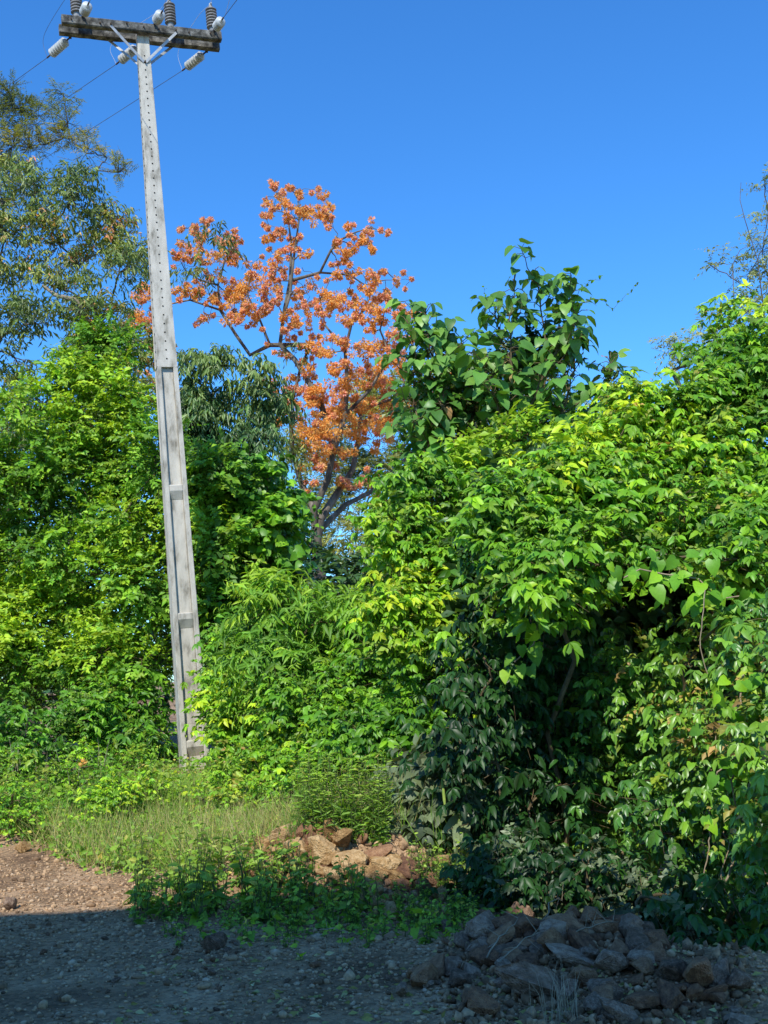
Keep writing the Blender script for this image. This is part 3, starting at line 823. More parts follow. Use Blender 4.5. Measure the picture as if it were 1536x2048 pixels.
# feathery tree at the top left, far behind
poly = [(-120, 150), (20, 150), (70, 165), (150, 175), (172, 240), (170, 280), (240, 300), (275, 360), (250, 375), (180, 350), (120, 330), (60, 420), (-120, 430)]
bl = region_blobs(poly, 34, cst(30), (18, 42), seed=11, fill=.7)
plant('feathery_tree', 'airy olive feathery-leaved treetop rising behind the left trees', 'tree', root_at(-60, 30), bl, G['feather'], BARKD, r0=.16, twig=.6, rt=.010,
      trunk=None if False else None) if False else None
t = empty('feathery_tree', root_at(-60, 30), 'airy olive feathery-leaved treetop rising above the left trees', 'tree')
O, E, bi = foliage('foliage', bl, G['feather'], t, n=2600, kind='feather', shape='diamond', nodes=8, slen=.42, L=.075, W=.020, droop=.3, up=.2, shell=.8, seed=11, gmin=.6, gmax=1.1)
tubes('trunk', limbs(bl, [root_at(-60, 30)], .17, .016, .12) + twigs(bl, O, E, bi, .35, .009, 2), BARKD, t)

# big willow-leaved tree on the left
poly = [(-200, 330), (-40, 315), (60, 318), (130, 330), (190, 345), (230, 400), (270, 460), (300, 500), (305, 560), (260, 580), (270, 640), (330, 660), (330, 860), (200, 980), (-200, 1000)]
bl = region_blobs(poly, 80, lambda x, y: 22 + (y - 300) * -.001, (28, 62), seed=12, fill=.6)
t = empty('willow_leaved_tree', root_at(60, 22.5), 'large grey-limbed tree with narrow drooping olive leaves and reddish tips at the left', 'tree')
O, E, bi = foliage('foliage', bl, G['olive'], t, n=8500, kind='droop', shape='diamond', nodes=7, slen=.42, L=.135, W=.034, droop=.75, up=.45, shell=.75, seed=12, gmin=.5, gmax=1.25, fresh=.07)
tubes('trunk', limbs(bl, [root_at(60, 22.5)], .24, .02, .13) + twigs(bl, O, E, bi, .25, .010, 2), BARK, t)
# its bare pale broken limb
a = [P(85, 570, 21.3), P(110, 590, 21.2), P(150, 600, 21.3), P(170, 625, 21.6), P(182, 700, 22.2)]
tubes('bare_limb', [(np.array(a), np.array([.02, .045, .055, .06, .07]))], PALE, t)

# dark drooping tree right of the pole
poly = [(340, 700), (385, 690), (430, 660), (480, 690), (545, 690), (575, 760), (560, 860), (570, 930), (480, 1010), (340, 1010)]
bl = region_blobs(poly, 26, cst(21), (28, 50), seed=13)
t = empty('drooping_tree', root_at(450, 21.5), 'dark green tree with long drooping leaves just right of the pole', 'tree')
O, E, bi = foliage('foliage', bl, G['dark'], t, n=2100, kind='droop', shape='diamond', nodes=8, slen=.40, L=.17, W=.040, droop=1.1, up=.4, shell=.8, seed=13, gmin=.5, gmax=1.2, fresh=.25)
tubes('trunk', limbs(bl, [root_at(450, 21.5)], .15, .015) + twigs(bl, O, E, bi, .3, .008, 2), BARKD, t)

# dense dark understorey behind the middle
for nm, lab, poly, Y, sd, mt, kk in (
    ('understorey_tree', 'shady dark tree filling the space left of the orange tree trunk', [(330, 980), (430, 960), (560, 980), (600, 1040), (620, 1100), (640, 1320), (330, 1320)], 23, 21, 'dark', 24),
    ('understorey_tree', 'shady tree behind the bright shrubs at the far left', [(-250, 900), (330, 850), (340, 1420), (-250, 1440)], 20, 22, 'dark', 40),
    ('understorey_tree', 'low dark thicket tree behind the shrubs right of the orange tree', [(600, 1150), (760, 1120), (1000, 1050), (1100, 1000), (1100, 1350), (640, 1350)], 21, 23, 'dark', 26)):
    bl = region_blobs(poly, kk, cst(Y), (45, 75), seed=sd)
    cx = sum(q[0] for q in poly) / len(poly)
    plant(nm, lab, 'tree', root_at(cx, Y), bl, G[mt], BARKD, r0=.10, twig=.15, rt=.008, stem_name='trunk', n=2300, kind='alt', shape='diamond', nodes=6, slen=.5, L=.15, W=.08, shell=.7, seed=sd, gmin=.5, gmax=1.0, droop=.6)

# pale hazy feathery trees far behind, seen through the gap
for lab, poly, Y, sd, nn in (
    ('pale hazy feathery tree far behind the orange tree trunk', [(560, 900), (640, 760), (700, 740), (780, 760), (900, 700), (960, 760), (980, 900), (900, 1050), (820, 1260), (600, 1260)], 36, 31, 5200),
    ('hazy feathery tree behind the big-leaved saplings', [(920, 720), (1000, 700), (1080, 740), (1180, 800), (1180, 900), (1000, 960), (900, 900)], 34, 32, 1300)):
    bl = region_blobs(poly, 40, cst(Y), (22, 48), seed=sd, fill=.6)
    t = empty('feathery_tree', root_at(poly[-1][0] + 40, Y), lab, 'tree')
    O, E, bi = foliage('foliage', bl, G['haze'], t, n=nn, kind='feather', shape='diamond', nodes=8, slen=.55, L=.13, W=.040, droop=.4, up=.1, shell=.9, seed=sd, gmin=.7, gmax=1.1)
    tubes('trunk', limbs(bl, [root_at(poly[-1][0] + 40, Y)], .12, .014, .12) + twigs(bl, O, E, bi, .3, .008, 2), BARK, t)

# ---- orange flowering tree
def coral_tree():
    Y0 = 25.0
    root = root_at(650, Y0)
    t = empty('flowering_tree', root, 'tall leafless tree covered in clusters of bright orange flowers', 'flowering tree')
    L = lambda pts, r0, r1: (np.array([P(x, y, Y0 + dy) for x, y, dy in pts]), np.linspace(r0, r1 * .8, len(pts)) * .55)
    main = [
        L([(652, 1420, 0), (648, 1250, 0), (640, 1150, 0), (632, 1080, 0), (640, 1040, 0)], .34, .27),
        L([(632, 1090, 0), (628, 1020, -.1), (655, 960, -.2), (668, 900, -.3), (690, 830, -.5), (695, 770, -.6), (690, 700, -.8), (705, 640, -1)], .19, .07),
        L([(640, 1040, 0), (672, 990, .2), (705, 940, .3), (715, 890, .4), (722, 820, .5), (740, 760, .6)], .19, .06),
        L([(640, 1060, .2), (690, 1010, .6), (740, 985, 1), (800, 930, 1.3), (850, 880, 1.6), (900, 830, 1.8)], .14, .04),
        L([(628, 1020, .1), (600, 960, .4), (585, 900, .5), (580, 820, .4), (600, 740, .2), (620, 690, .1)], .15, .06),
        L([(668, 900, -.3), (640, 800, -.3), (590, 720, 0), (560, 690, 0), (567, 630, 0), (580, 590, .0), (587, 520, .1), (598, 440, .2), (596, 400, .2), (585, 380, .2)], .14, .02),
        L([(567, 630, 0), (580, 560, .3), (583, 490, .4), (575, 430, .3), (560, 400, .3)], .09, .018),
        L([(587, 560, .1), (640, 545, -.2), (662, 500, -.4), (680, 480, -.5), (710, 465, -.6), (740, 455, -.6), (765, 462, -.6)], .08, .014),
        L([(640, 545, -.2), (700, 550, .2), (730, 570, .3), (770, 560, .2), (800, 560, .1)], .05, .012),
        L([(690, 700, -.8), (650, 650, -.4), (640, 600, -.3), (660, 560, -.3)], .06, .02),
        L([(620, 690, .1), (540, 690, .3), (500, 710, .4), (472, 670, .5), (440, 620, .5), (436, 570, .6), (450, 520, .6), (440, 480, .6), (415, 460, .6)], .11, .02),
        L([(436, 570, .6), (400, 560, .8), (370, 540, .8), (350, 500, .8)], .05, .015),
        L([(440, 620, .5), (380, 600, .9), (330, 610, 1.), (290, 600, 1.2), (265, 640, 1.2)], .05, .015),
        L([(540, 690, .3), (520, 640, .1), (495, 590, 0), (500, 540, 0), (475, 500, 0)], .06, .015),
        L([(690, 830, -.5), (740, 780, -.9), (780, 710, -1.), (760, 660, -1.), (770, 620, -1.), (800, 640, -1.1)], .08, .018),
        L([(705, 640, -1), (730, 620, -1.), (745, 580, -.9), (720, 540, -.9)], .05, .015),
        L([(722, 820, .5), (780, 800, .3), (820, 760, .2), (850, 700, .1)], .06, .02),
        L([(580, 820, .4), (545, 800, .1), (530, 760, -.1)], .05, .02),
    ]
    # flower cluster sites: px, py, size px
    S = [(548, 372, 9), (571, 370, 10), (595, 385, 12), (640, 388, 13), (662, 410, 14), (660, 432, 12), (532, 408, 12), (530, 432, 12), (560, 392, 12), (562, 412, 14),
         (590, 430, 16), (610, 425, 18), (620, 437, 22), (575, 435, 14), (545, 470, 15), (535, 478, 15), (565, 465, 10), (590, 490, 16), (605, 510, 16), (560, 510, 12), (545, 525, 16), (555, 540, 14),
         (700, 452, 15), (742, 452, 11), (768, 463, 9), (735, 470, 13), (745, 500, 12), (680, 482, 16), (715, 475, 13), (690, 505, 15), (712, 500, 14), (675, 545, 16), (700, 520, 12), (720, 540, 14), (745, 555, 16), (795, 560, 14), (775, 545, 9), (780, 590, 14), (755, 600, 20), (735, 580, 18), (730, 612, 20),
         (372, 455, 10), (385, 460, 16), (405, 465, 14), (412, 440, 8), (430, 478, 10), (470, 482, 20), (355, 490, 16), (362, 515, 14), (395, 505, 18), (425, 510, 18), (460, 515, 20), (445, 490, 9), (505, 525, 16), (420, 550, 16), (385, 580, 18), (410, 595, 18), (360, 580, 16), (405, 640, 16), (440, 600, 16), (460, 580, 22), (485, 575, 26), (500, 590, 26), (480, 605, 22), (455, 595, 22), (515, 560, 18), (530, 620, 14), (500, 625, 18), (475, 630, 16), (510, 645, 14), (555, 575, 16), (535, 580, 18), (545, 605, 12),
         (288, 575, 14), (278, 590, 14), (300, 590, 16), (325, 600, 16), (270, 645, 18), (282, 630, 16), (262, 640, 12), (290, 640, 12), (312, 690, 12), (322, 735, 14), (315, 755, 14), (325, 820, 9), (300, 700, 10), (320, 630, 12),
         (620, 580, 18), (605, 590, 14), (640, 590, 16), (650, 600, 18), (665, 600, 20), (680, 610, 18), (590, 640, 18), (575, 630, 16), (585, 660, 16), (630, 620, 14), (645, 630, 16), (690, 640, 18), (710, 610, 20), (760, 640, 18), (745, 640, 18), (790, 630, 18), (800, 660, 22), (780, 690, 20), (810, 640, 16), (830, 660, 18), (800, 610, 14), (640, 690, 20), (625, 690, 16), (660, 710, 22), (685, 690, 18), (720, 700, 20), (745, 690, 20), (770, 720, 24), (800, 730, 24), (700, 740, 24), (735, 740, 26), (760, 765, 24), (720, 770, 26), (690, 770, 24), (650, 780, 22), (620, 780, 22), (610, 800, 24), (640, 810, 24), (600, 830, 24), (580, 810, 18), (560, 800, 14), (545, 780, 14), (660, 840, 26), (640, 860, 26), (610, 870, 24), (680, 860, 28), (700, 870, 28), (725, 850, 20), (640, 900, 22), (620, 910, 20), (660, 925, 20), (690, 900, 18), (640, 925, 18), (745, 800, 18), (780, 800, 26), (800, 820, 26), (810, 800, 22), (790, 840, 24), (770, 850, 24), (750, 870, 24), (760, 830, 20), (810, 850, 18), (830, 810, 14), (545, 850, 16), (560, 830, 14), (750, 985, 16), (745, 965, 14), (720, 960, 9), (680, 968, 13), (690, 962, 12), (620, 970, 9), (755, 1000, 10), (870, 740, 16), (900, 750, 14), (920, 760, 16), (850, 780, 14), (910, 720, 14), (905, 790, 12), (880, 690, 12), (860, 900, 12), (985, 895, 14), (970, 905, 12), (1010, 880, 9), (930, 925, 9), (1045, 870, 10), (870, 905, 10), (700, 800, 20), (720, 810, 20), (665, 740, 16), (575, 780, 18), (680, 820, 20), (585, 750, 12), (570, 700, 14), (612, 730, 18)]
    r = np.random.default_rng(5)
    # crown interior: more clusters around the listed ones, at other depths
    S2 = []
    for (x, y, s) in S:
        k = 4 if s >= 16 else 3
        for _ in range(k):
            S2.append((x + r.normal(0, s * .95), y + r.normal(0, s * .85), s * r.uniform(.3, .7)))
    S = S + S2
    pts_nodes = np.concatenate([m[0] for m in main]); nr = np.concatenate([m[1] for m in main])
    base_depth = []
    fl = []
    for (x, y, s) in S:
        # nearest limb in the direction of sight decides the depth
        px = np.array([proj(p) for p in pts_nodes])
        d2 = (px[:, 0] - x) ** 2 + (px[:, 1] - y) ** 2
        k = int(np.argmin(d2))
        Y = pts_nodes[k, 1] + r.normal(0, .35 + math.sqrt(d2[k]) * .004)
        fl.append((P(x, y, Y), s * 1.15 * Y / F_PX))
    # crooked branchlets
    nodes_p = list(pts_nodes); nodes_r = list(nr)
    dist = [min(np.linalg.norm(p - q) for q in pts_nodes) for p, _ in fl]
    pol = list(main)
    for i in np.argsort(dist):
        p, s = fl[i]
        A = np.array(nodes_p)
        w = np.linalg.norm(A - p, axis=1) + 0.5 * np.maximum(A[:, 2] - p[2], 0)
        k = int(np.argmin(w))
        k_ = max(3, int(np.linalg.norm(A[k] - p) / .16))
        q = wander(A[k], p, k_ + 1, .16, -.03 * (r.random() - .3))
        ra = min(nodes_r[k] * .7, .022); rr = np.linspace(ra, .007, k_ + 1)
        pol.append((q, rr))
        for a, b in zip(q[1:], rr[1:]): nodes_p.append(a); nodes_r.append(b)
    tr = tubes('trunk', pol, BARK, t, 6)
    # flowers: short racemes of curved petals
    Ps, Ds, Ns, Ls, Ts = [], [], [], [], []
    for p, s in fl:
        k = int(50 + s * 560)
        u = unit(r.normal(size=(k, 3)))
        nrac = max(1, int(s * 14))
        cen = p + r.normal(0, s * .45, (nrac, 3)) * np.array([1, 1, .6])
        cc = cen[r.integers(0, nrac, k)]
        pos = cc + u * (s * .36) * r.random((k, 1)) ** .5
        Ps.append(pos); Ds.append(unit(u + np.array([0, 0, -.35]))); Ns.append(unit(r.normal(size=(k, 3)) + np.array([0, -.5, .6])))
        Ls.append(r.uniform(.040, .088, k))
        hue = np.clip(.55 + r.normal(0, .16, k) + (.38 if s < .15 else 0), 0, 1)
        Ts.append(np.stack([hue, r.uniform(.65, 1.05, k)], 1))
    L_ = np.concatenate(Ls)
    leaves('flowers', 'diamond', np.concatenate(Ps), np.concatenate(Ds), np.concatenate(Ns), L_, L_ * .5, np.concatenate(Ts), G['flower'], t, .2)
    # a few leaves
    bl = [add_blob(x, y, 25, R) for x, y, R in ((430, 495, 45), (390, 540, 40), (840, 720, 40), (600, 900, 40), (560, 850, 40), (400, 470, 28), (600, 700, 26))]
    foliage('foliage', bl, G['olive'], t, n=260, kind='droop', shape='diamond', nodes=6, slen=.4, L=.15, W=.035, droop=1.0, shell=.9, seed=41)
coral_tree()

# ---- bright green small tree on the left, in front
poly = [(-160, 1000), (-60, 880), (10, 770), (70, 710), (120, 650), (180, 625), (250, 680), (315, 740), (340, 840), (350, 1000), (350, 1380), (-160, 1450)]
bl = region_blobs(poly, 66, lambda x, y: 17.6 - (y - 600) * .0012, (30, 62), seed=14)
plant('bright_green_tree', 'bushy bright green tree with broad pointed leaves left of the pole', 'tree', root_at(210, 17.6), bl, G['bright'], TWIG, r0=.10, twig=.25, rt=.006, stem_name='trunk',
      n=7600, kind='alt', shape='diamond', nodes=7, slen=.50, L=.088, W=.050, shell=.8, seed=14, droop=.45, up=.1, gmin=.45, gmax=1.2, normal_up=.9, fresh=.16)
poly = [(380, 900), (430, 880), (470, 940), (470, 1000), (480, 1100), (470, 1250), (380, 1280), (330, 1200), (330, 900)]
bl = region_blobs(poly, 18, cst(16.9), (28, 48), seed=15)
plant('leafy_shrub', 'bright green shrub directly behind the right side of the pole', 'shrub', root_at(440, 16.9), bl, G['bright'], TWIG, r0=.05, twig=.25, rt=.006,
      n=1300, kind='alt', shape='diamond', nodes=6, slen=.5, L=.10, W=.06, shell=.6, seed=15, droop=.5, gmin=.4, gmax=1.1, fresh=.08)
# round-leaved climber between pole and orange tree
poly = [(410, 1010), (450, 930), (520, 910), (560, 940), (590, 990), (590, 1040), (575, 1100), (600, 1200), (620, 1330), (430, 1340)]
bl = region_blobs(poly, 26, cst(17.2), (30, 52), seed=16)
plant('climber_draped_shrub', 'shrub draped in light green round-leaved climber left of the orange tree trunk', 'shrub', root_at(520, 17.2), bl, G['lush'], TWIG, r0=.06, twig=.3, rt=.006,
      n=1900, kind='alt', shape='heart', nodes=5, slen=.5, L=.115, W=.105, shell=.6, seed=16, droop=.8, gmin=.5, gmax=1.1, fresh=.05)

# ---- lower shrubs around the pole
def shrub(label, poly, Y, sd, mat='lush', k=16, n=1400, name='leafy_shrub', rp=(26, 50), group=None, rootpx=None, **kw):
    dep_ = Y if callable(Y) else cst(Y)
    bl = region_blobs(poly, k, dep_, rp, seed=sd)
    if not bl: print('EMPTY', label); return
    cx = rootpx or sum(q[0] for q in poly) / len(poly)
    yy = float(np.mean([b[0][1] for b in bl]))
    a = dict(kind='palm', shape='lens', nodes=3, slen=.34, L=.105, W=.045, shell=.6, seed=sd, droop=.6, gmin=.5, gmax=1.1)
    a.update(kw)
    mix = a.pop('mix', mat in ('lush', 'deep', 'glossy') and n >= 900)
    tw = a.pop('twig', .3); rt = a.pop('rt', .004); r0 = a.pop('r0', .035)
    if mix: a['n_'] = 0; a.pop('n_'); n = int(n * .8)
    t = plant(name, label, 'shrub', root_at(cx, yy), bl, G[mat], TWIG, group=group, r0=r0, twig=tw, rt=rt, n=n, **a)
    if mix:     # a second climber with small leaves and a few dead ones runs through it
        foliage('small_foliage', bl, G['grey' if mat == 'deep' else 'mixed'], t, n=int(n * .55), kind='alt', shape='diamond', nodes=6, slen=.32, L=.058, W=.034, droop=.7, shell=.75, seed=sd + 1000,
                gmin=.4, gmax=1.15, fresh=.1)
    return t

shrub('lush shrub at the foot of the pole on its left side', [(90, 1540), (110, 1400), (180, 1340), (250, 1350), (325, 1400), (332, 1560), (200, 1580)], 15.6, 51, k=14, n=900, L=.11)
shrub('small shrub with yellow-green tips at the far left edge of the thicket', [(-120, 1540), (-120, 1380), (0, 1400), (100, 1430), (130, 1560)], 14.8, 52, k=9, n=500, L=.11)
shrub('vine-tangled shrub leaning over the lower right side of the pole', [(420, 1540), (405, 1420), (400, 1340), (430, 1275), (520, 1240), (560, 1300), (570, 1420), (540, 1540)], lambda x, y: 14.3 - (y - 1240) * .003, 53, k=16, n=1400, fresh=.22, L=.10)
shrub('arching shrub with long curved narrow leaves between pole and right bush', [(480, 1330), (470, 1210), (520, 1170), (640, 1180), (760, 1210), (780, 1300), (700, 1400), (560, 1400)], lambda x, y: 13.6 - (y - 1130) * .003, 54, k=20, n=1500, kind='alt', nodes=6, L=.13, W=.036, droop=.9, slen=.5, bend=.5, mat='bright', fresh=.2)
shrub('dense bright shrub in the middle of the thicket', [(520, 1560), (540, 1390), (640, 1340), (780, 1300), (850, 1380), (850, 1500), (760, 1560), (600, 1600)], lambda x, y: 12.6 - (y - 1300) * .004, 55, k=24, n=2500, fresh=.24, L=.085)
shrub('yellow-green shrub spilling down beside the tall weeds', [(690, 1560), (700, 1440), (800, 1400), (860, 1440), (850, 1580), (760, 1600)], 10.8, 56, k=10, n=650, fresh=.16, L=.10, shell=.5)
shrub('upright leafy shrub below the orange tree trunk', [(600, 1350), (620, 1220), (700, 1190), (760, 1200), (800, 1330)], 14.5, 57, k=12, n=1000, fresh=.12, L=.10)

# ---- the big vine-covered bushes on the right
shrub('tall vine-covered shrub column in front of the orange tree, left end of the right thicket',
      [(745, 1240), (760, 1010), (800, 940), (870, 925), (960, 980), (1000, 1010), (1020, 1240), (960, 1420), (800, 1420)],
      lambda x, y: 11.8 - (y - 900) * .0018, 61, k=40, n=2600, name='vine_covered_bush', fresh=.22, L=.105, W=.048, rp=(32, 60), droop=.8, twig=.4)
shrub('dense bush with a sunlit top over the dark hollow of the right thicket',
      [(960, 1130), (940, 1040), (1000, 960), (1080, 920), (1170, 880), (1250, 960), (1280, 1080), (1200, 1160), (1060, 1180)],
      lambda x, y: 8.5 + (1150 - y) * .006, 62, k=36, n=2300, name='vine_covered_bush', fresh=.22, L=.105, W=.048, rp=(36, 66), droop=.7, twig=.4)
shrub('towering vine-covered bush climbing to the right edge of the photo',
      [(1150, 900), (1240, 790), (1330, 770), (1400, 720), (1440, 640), (1500, 600), (1560, 570), (1760, 540), (1760, 1150), (1500, 1200), (1250, 1130), (1150, 1000)],
      lambda x, y: 8.6 + (1150 - y) * .005 - max(0, x - 1300) * .001, 63, k=80, n=4900, name='vine_covered_bush', fresh=.20, L=.10, W=.046, rp=(40, 74), droop=.7, twig=.35)
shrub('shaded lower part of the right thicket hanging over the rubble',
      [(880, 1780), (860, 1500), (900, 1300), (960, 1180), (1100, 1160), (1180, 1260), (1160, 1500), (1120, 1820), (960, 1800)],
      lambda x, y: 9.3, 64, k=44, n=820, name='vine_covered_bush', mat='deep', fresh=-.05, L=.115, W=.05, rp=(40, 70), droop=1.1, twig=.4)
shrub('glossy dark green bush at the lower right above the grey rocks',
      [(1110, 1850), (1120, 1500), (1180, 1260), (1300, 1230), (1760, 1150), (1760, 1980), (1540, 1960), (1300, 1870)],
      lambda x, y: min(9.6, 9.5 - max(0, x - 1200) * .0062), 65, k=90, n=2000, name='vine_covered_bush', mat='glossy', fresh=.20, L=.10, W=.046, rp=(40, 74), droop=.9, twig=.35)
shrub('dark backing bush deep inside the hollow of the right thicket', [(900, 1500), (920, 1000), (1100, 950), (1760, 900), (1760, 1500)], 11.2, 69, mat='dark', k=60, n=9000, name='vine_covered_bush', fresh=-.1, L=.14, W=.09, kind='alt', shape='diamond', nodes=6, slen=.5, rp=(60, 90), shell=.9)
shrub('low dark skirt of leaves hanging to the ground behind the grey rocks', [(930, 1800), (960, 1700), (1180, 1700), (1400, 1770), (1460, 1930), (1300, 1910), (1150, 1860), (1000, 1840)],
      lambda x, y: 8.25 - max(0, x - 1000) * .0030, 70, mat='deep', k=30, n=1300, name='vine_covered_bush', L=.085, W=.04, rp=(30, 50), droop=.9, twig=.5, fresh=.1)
# big pale round leaves climbing over the right bush
def vine_leaves(label, spots, Y, mat, L, sd, n=14, name='climbing_vine'):
    r = np.random.default_rng(sd); t = empty(name, root_at(spots[0][0], Y + .4), label, 'vine')
    pts = np.array([P(x, y, Y + r.uniform(-.1, .1)) for x, y in spots])
    k = n * len(spots); seg_ = r.integers(0, len(pts) - 1, k); f = r.random((k, 1))
    p = pts[seg_] * (1 - f) + pts[seg_ + 1] * f + r.normal(0, .09, (k, 3))
    d = unit(np.stack([r.normal(0, .6, k), -.4 + r.normal(0, .3, k), -.6 + r.normal(0, .4, k)], 1)); nn = unit(np.array([0, -.8, .6]) + r.normal(0, .4, (k, 3)))
    l = L * r.uniform(.6, 1.2, k)
    leaves('foliage', 'heart', p, d, nn, l, l * .85, np.stack([.5 + r.normal(0, .15, k), r.uniform(.7, 1.15, k)], 1), G[mat], t, .15)
    tubes('stem', [(pts + r.normal(0, .03, pts.shape), np.full(len(pts), .006))], PALE, t)
vine_leaves('climber with broad pale green leaves across the dark hollow of the right bush', [(1250, 1160), (1290, 1130), (1340, 1150), (1400, 1170), (1440, 1200), (1500, 1180), (1560, 1200)], 7.95, 'lush', .115, 71, 9)
vine_leaves('broad-leaved climber hanging at the right edge beside the rubble', [(1500, 1330), (1480, 1400), (1500, 1480), (1450, 1560), (1480, 1640), (1520, 1700)], 7.15, 'lush', .095, 72, 10)
vine_leaves('vine with dull green broad leaves at the left of the dark hollow', [(1030, 1200), (1080, 1230), (1060, 1290), (1030, 1330)], 8.6, 'bright', .12, 73, 8)

# hanging bare lianas at the lower right
def liana(label, pts, Y, r=.006, mat=PALE):
    p = np.array([P(x, y, Y + dy) for x, y, dy in pts]); t_ = np.linspace(0, len(p) - 1, len(p) * 5)
    q = np.stack([np.interp(t_, np.arange(len(p)), p[:, i]) for i in range(3)], 1)
    q[1:-1] = (q[:-2] + q[1:-1] * 2 + q[2:]) / 4; q += rng.normal(0, .004, q.shape)
    o = tubes('liana', [(q - q[0], np.full(len(q), r))], mat, None, 5); o.location = tuple(q[0])
    tag(o, label, 'vine stem', 'bare vine stems')
liana('bare tan vine stem slanting down to the right of the big boulder', [(1500, 1560, 0), (1480, 1680, .0), (1455, 1760, -.1), (1400, 1830, -.1), (1385, 1870, -.1)], 7.3, .008)
liana('thin straight vertical vine stem left of the slanting one', [(1420, 1620, 0), (1418, 1700, 0), (1400, 1780, 0), (1378, 1830, 0)], 7.5, .005)
liana('curled looping vine stem in the dark part of the thicket', [(1240, 1740, 0), (1215, 1770, 0), (1210, 1800, 0), (1240, 1810, 0), (1245, 1780, 0)], 8.4, .006)
liana('dry stem stretching down to the right over the heap crest', [(1000, 1756, 0), (1080, 1780, -.1), (1150, 1812, -.2), (1230, 1840, -.3)], 7.9, .006)
liana('thin reddish stem hanging in front of the dark hollow', [(1410, 1180, 0), (1400, 1300, 0), (1440, 1420, 0), (1430, 1500, 0)], 7.6, .004)
liana('long pale twig crossing upward at the right edge', [(1420, 1560, 0), (1460, 1520, 0), (1540, 1490, 0)], 7.1, .005)
liana('reddish shoot rising from the rubble into the leaves at the far right', [(1500, 1940, 0), (1490, 1850, 0), (1440, 1760, 0), (1470, 1650, 0)], 7.2, .004)
# pale seed pod hanging in the middle
bm = bmesh.new(); lathe(bm, P(884, 1556, 8.9), P(890, 1612, 8.85) - P(884, 1556, 8.9), [(.0, 0), (.009, .02), (.012, .10), (.012, .17), (.008, .21), (0, .23)], 8)
o = bm_obj('seed_pod', bm, noise_mat('pod_green', [(.3, (.2, .3, .05)), (.7, (.32, .42, .09))], 9), None); tag(o, 'long pale green seed pod hanging in the shade above the rubble', 'seed pod')
shrub('dusty grey-green climber lit by sun between the two bushes', [(790, 1740), (800, 1560), (860, 1500), (960, 1520), (980, 1620), (960, 1740), (860, 1760)], 9.7, 66, mat='grey', k=14, n=800, name='climber_draped_shrub', kind='alt', shape='heart', nodes=5, L=.09, W=.07, droop=1.0)

# ---- big-leaved saplings
def sapling(label, Y, stems, sd, L, nleaf, root, spread=.28):
    r = np.random.default_rng(sd); t = empty('broad_leaved_sapling', root, label, 'sapling')
    pol, Ps, Ds, Ns, Ls, Ts = [], [], [], [], [], []
    for pts in stems:
        p = np.array([P(x, y + 38 * (960 - y) / 450, Y + dy) for x, y, dy in pts]); m = len(p) * 5
        tt = np.linspace(0, len(p) - 1, m); q = np.stack([np.interp(tt, np.arange(len(p)), p[:, i]) for i in range(3)], 1) + r.normal(0, .012, (m, 3))
        pol.append((q, np.linspace(.017, .006, m)))
        side = []
        for b in range(7):
            i0 = int(r.uniform(.2, .97) * (m - 1)); a = r.uniform(0, 6.28); ln = r.uniform(.25, .55) * (1.2 - .6 * i0 / m)
            hh = np.array([math.cos(a), math.sin(a), 0])
            e = q[i0] + hh * ln + np.array([0, 0, ln * r.uniform(.5, 1.1)])
            w_ = wander(q[i0], e, 5, .06, -.05); pol.append((w_, np.linspace(.008, .004, 5)))
            side += [w_[k] for k in (2, 3, 3, 4, 4, 4)] + [(w_[3] + w_[4]) / 2, w_[4]]
        for c in side:
            a = r.uniform(0, 6.28); h = np.array([math.cos(a), math.sin(a), 0]); st_ = c + h * r.uniform(.04, .12) + np.array([0, 0, r.uniform(-.02, .05)])
            pol.append((np.array([c, (c + st_) / 2, st_]), np.array([.004, .0035, .003])))
            Ps.append(st_); Ds.append(h * .9 + np.array([0, -.2, -.5 + r.normal(0, .4)])); Ns.append(h * .5 + np.array([0, -.5, .75]) + r.normal(0, .35, 3))
            Ls.append(L * r.uniform(.45, 1.1)); Ts.append((.55 + r.normal(0, .16), r.uniform(.6, 1.15)))
        for j in range(nleaf):
            f = .12 + .88 * (j / nleaf) ** .8; i = int(f * (m - 1)); c = q[i]
            a = j * 2.4 + r.uniform(-.4, .4); h = np.array([math.cos(a), math.sin(a), 0])
            st_ = c + h * r.uniform(.08, spread) * (1.15 - .5 * f) + np.array([0, 0, r.uniform(.02, .14)])
            pol.append((np.array([c, (c + st_) / 2 + np.array([0, 0, .03]), st_]), np.array([.006, .005, .004])))
            Ps.append(st_); Ds.append(h * .9 + np.array([0, -.2, -.5 + r.normal(0, .45)]) + r.normal(0, .35, 3)); Ns.append(h * .6 + np.array([0, -.45, .75]) + r.normal(0, .25, 3))
            Ls.append(L * r.uniform(.55, 1.15) * (1 - .25 * f)); Ts.append((.5 + r.normal(0, .16) if r.random() > .012 else 1.0, r.uniform(.6, 1.1)))
    Ls = np.array(Ls)
    leaves('foliage', 'heart', np.array(Ps), np.array(Ds), np.array(Ns), Ls, Ls * .82, np.array(Ts), G['heart'], t, .18)
    tubes('stem', pol, TWIG, t)
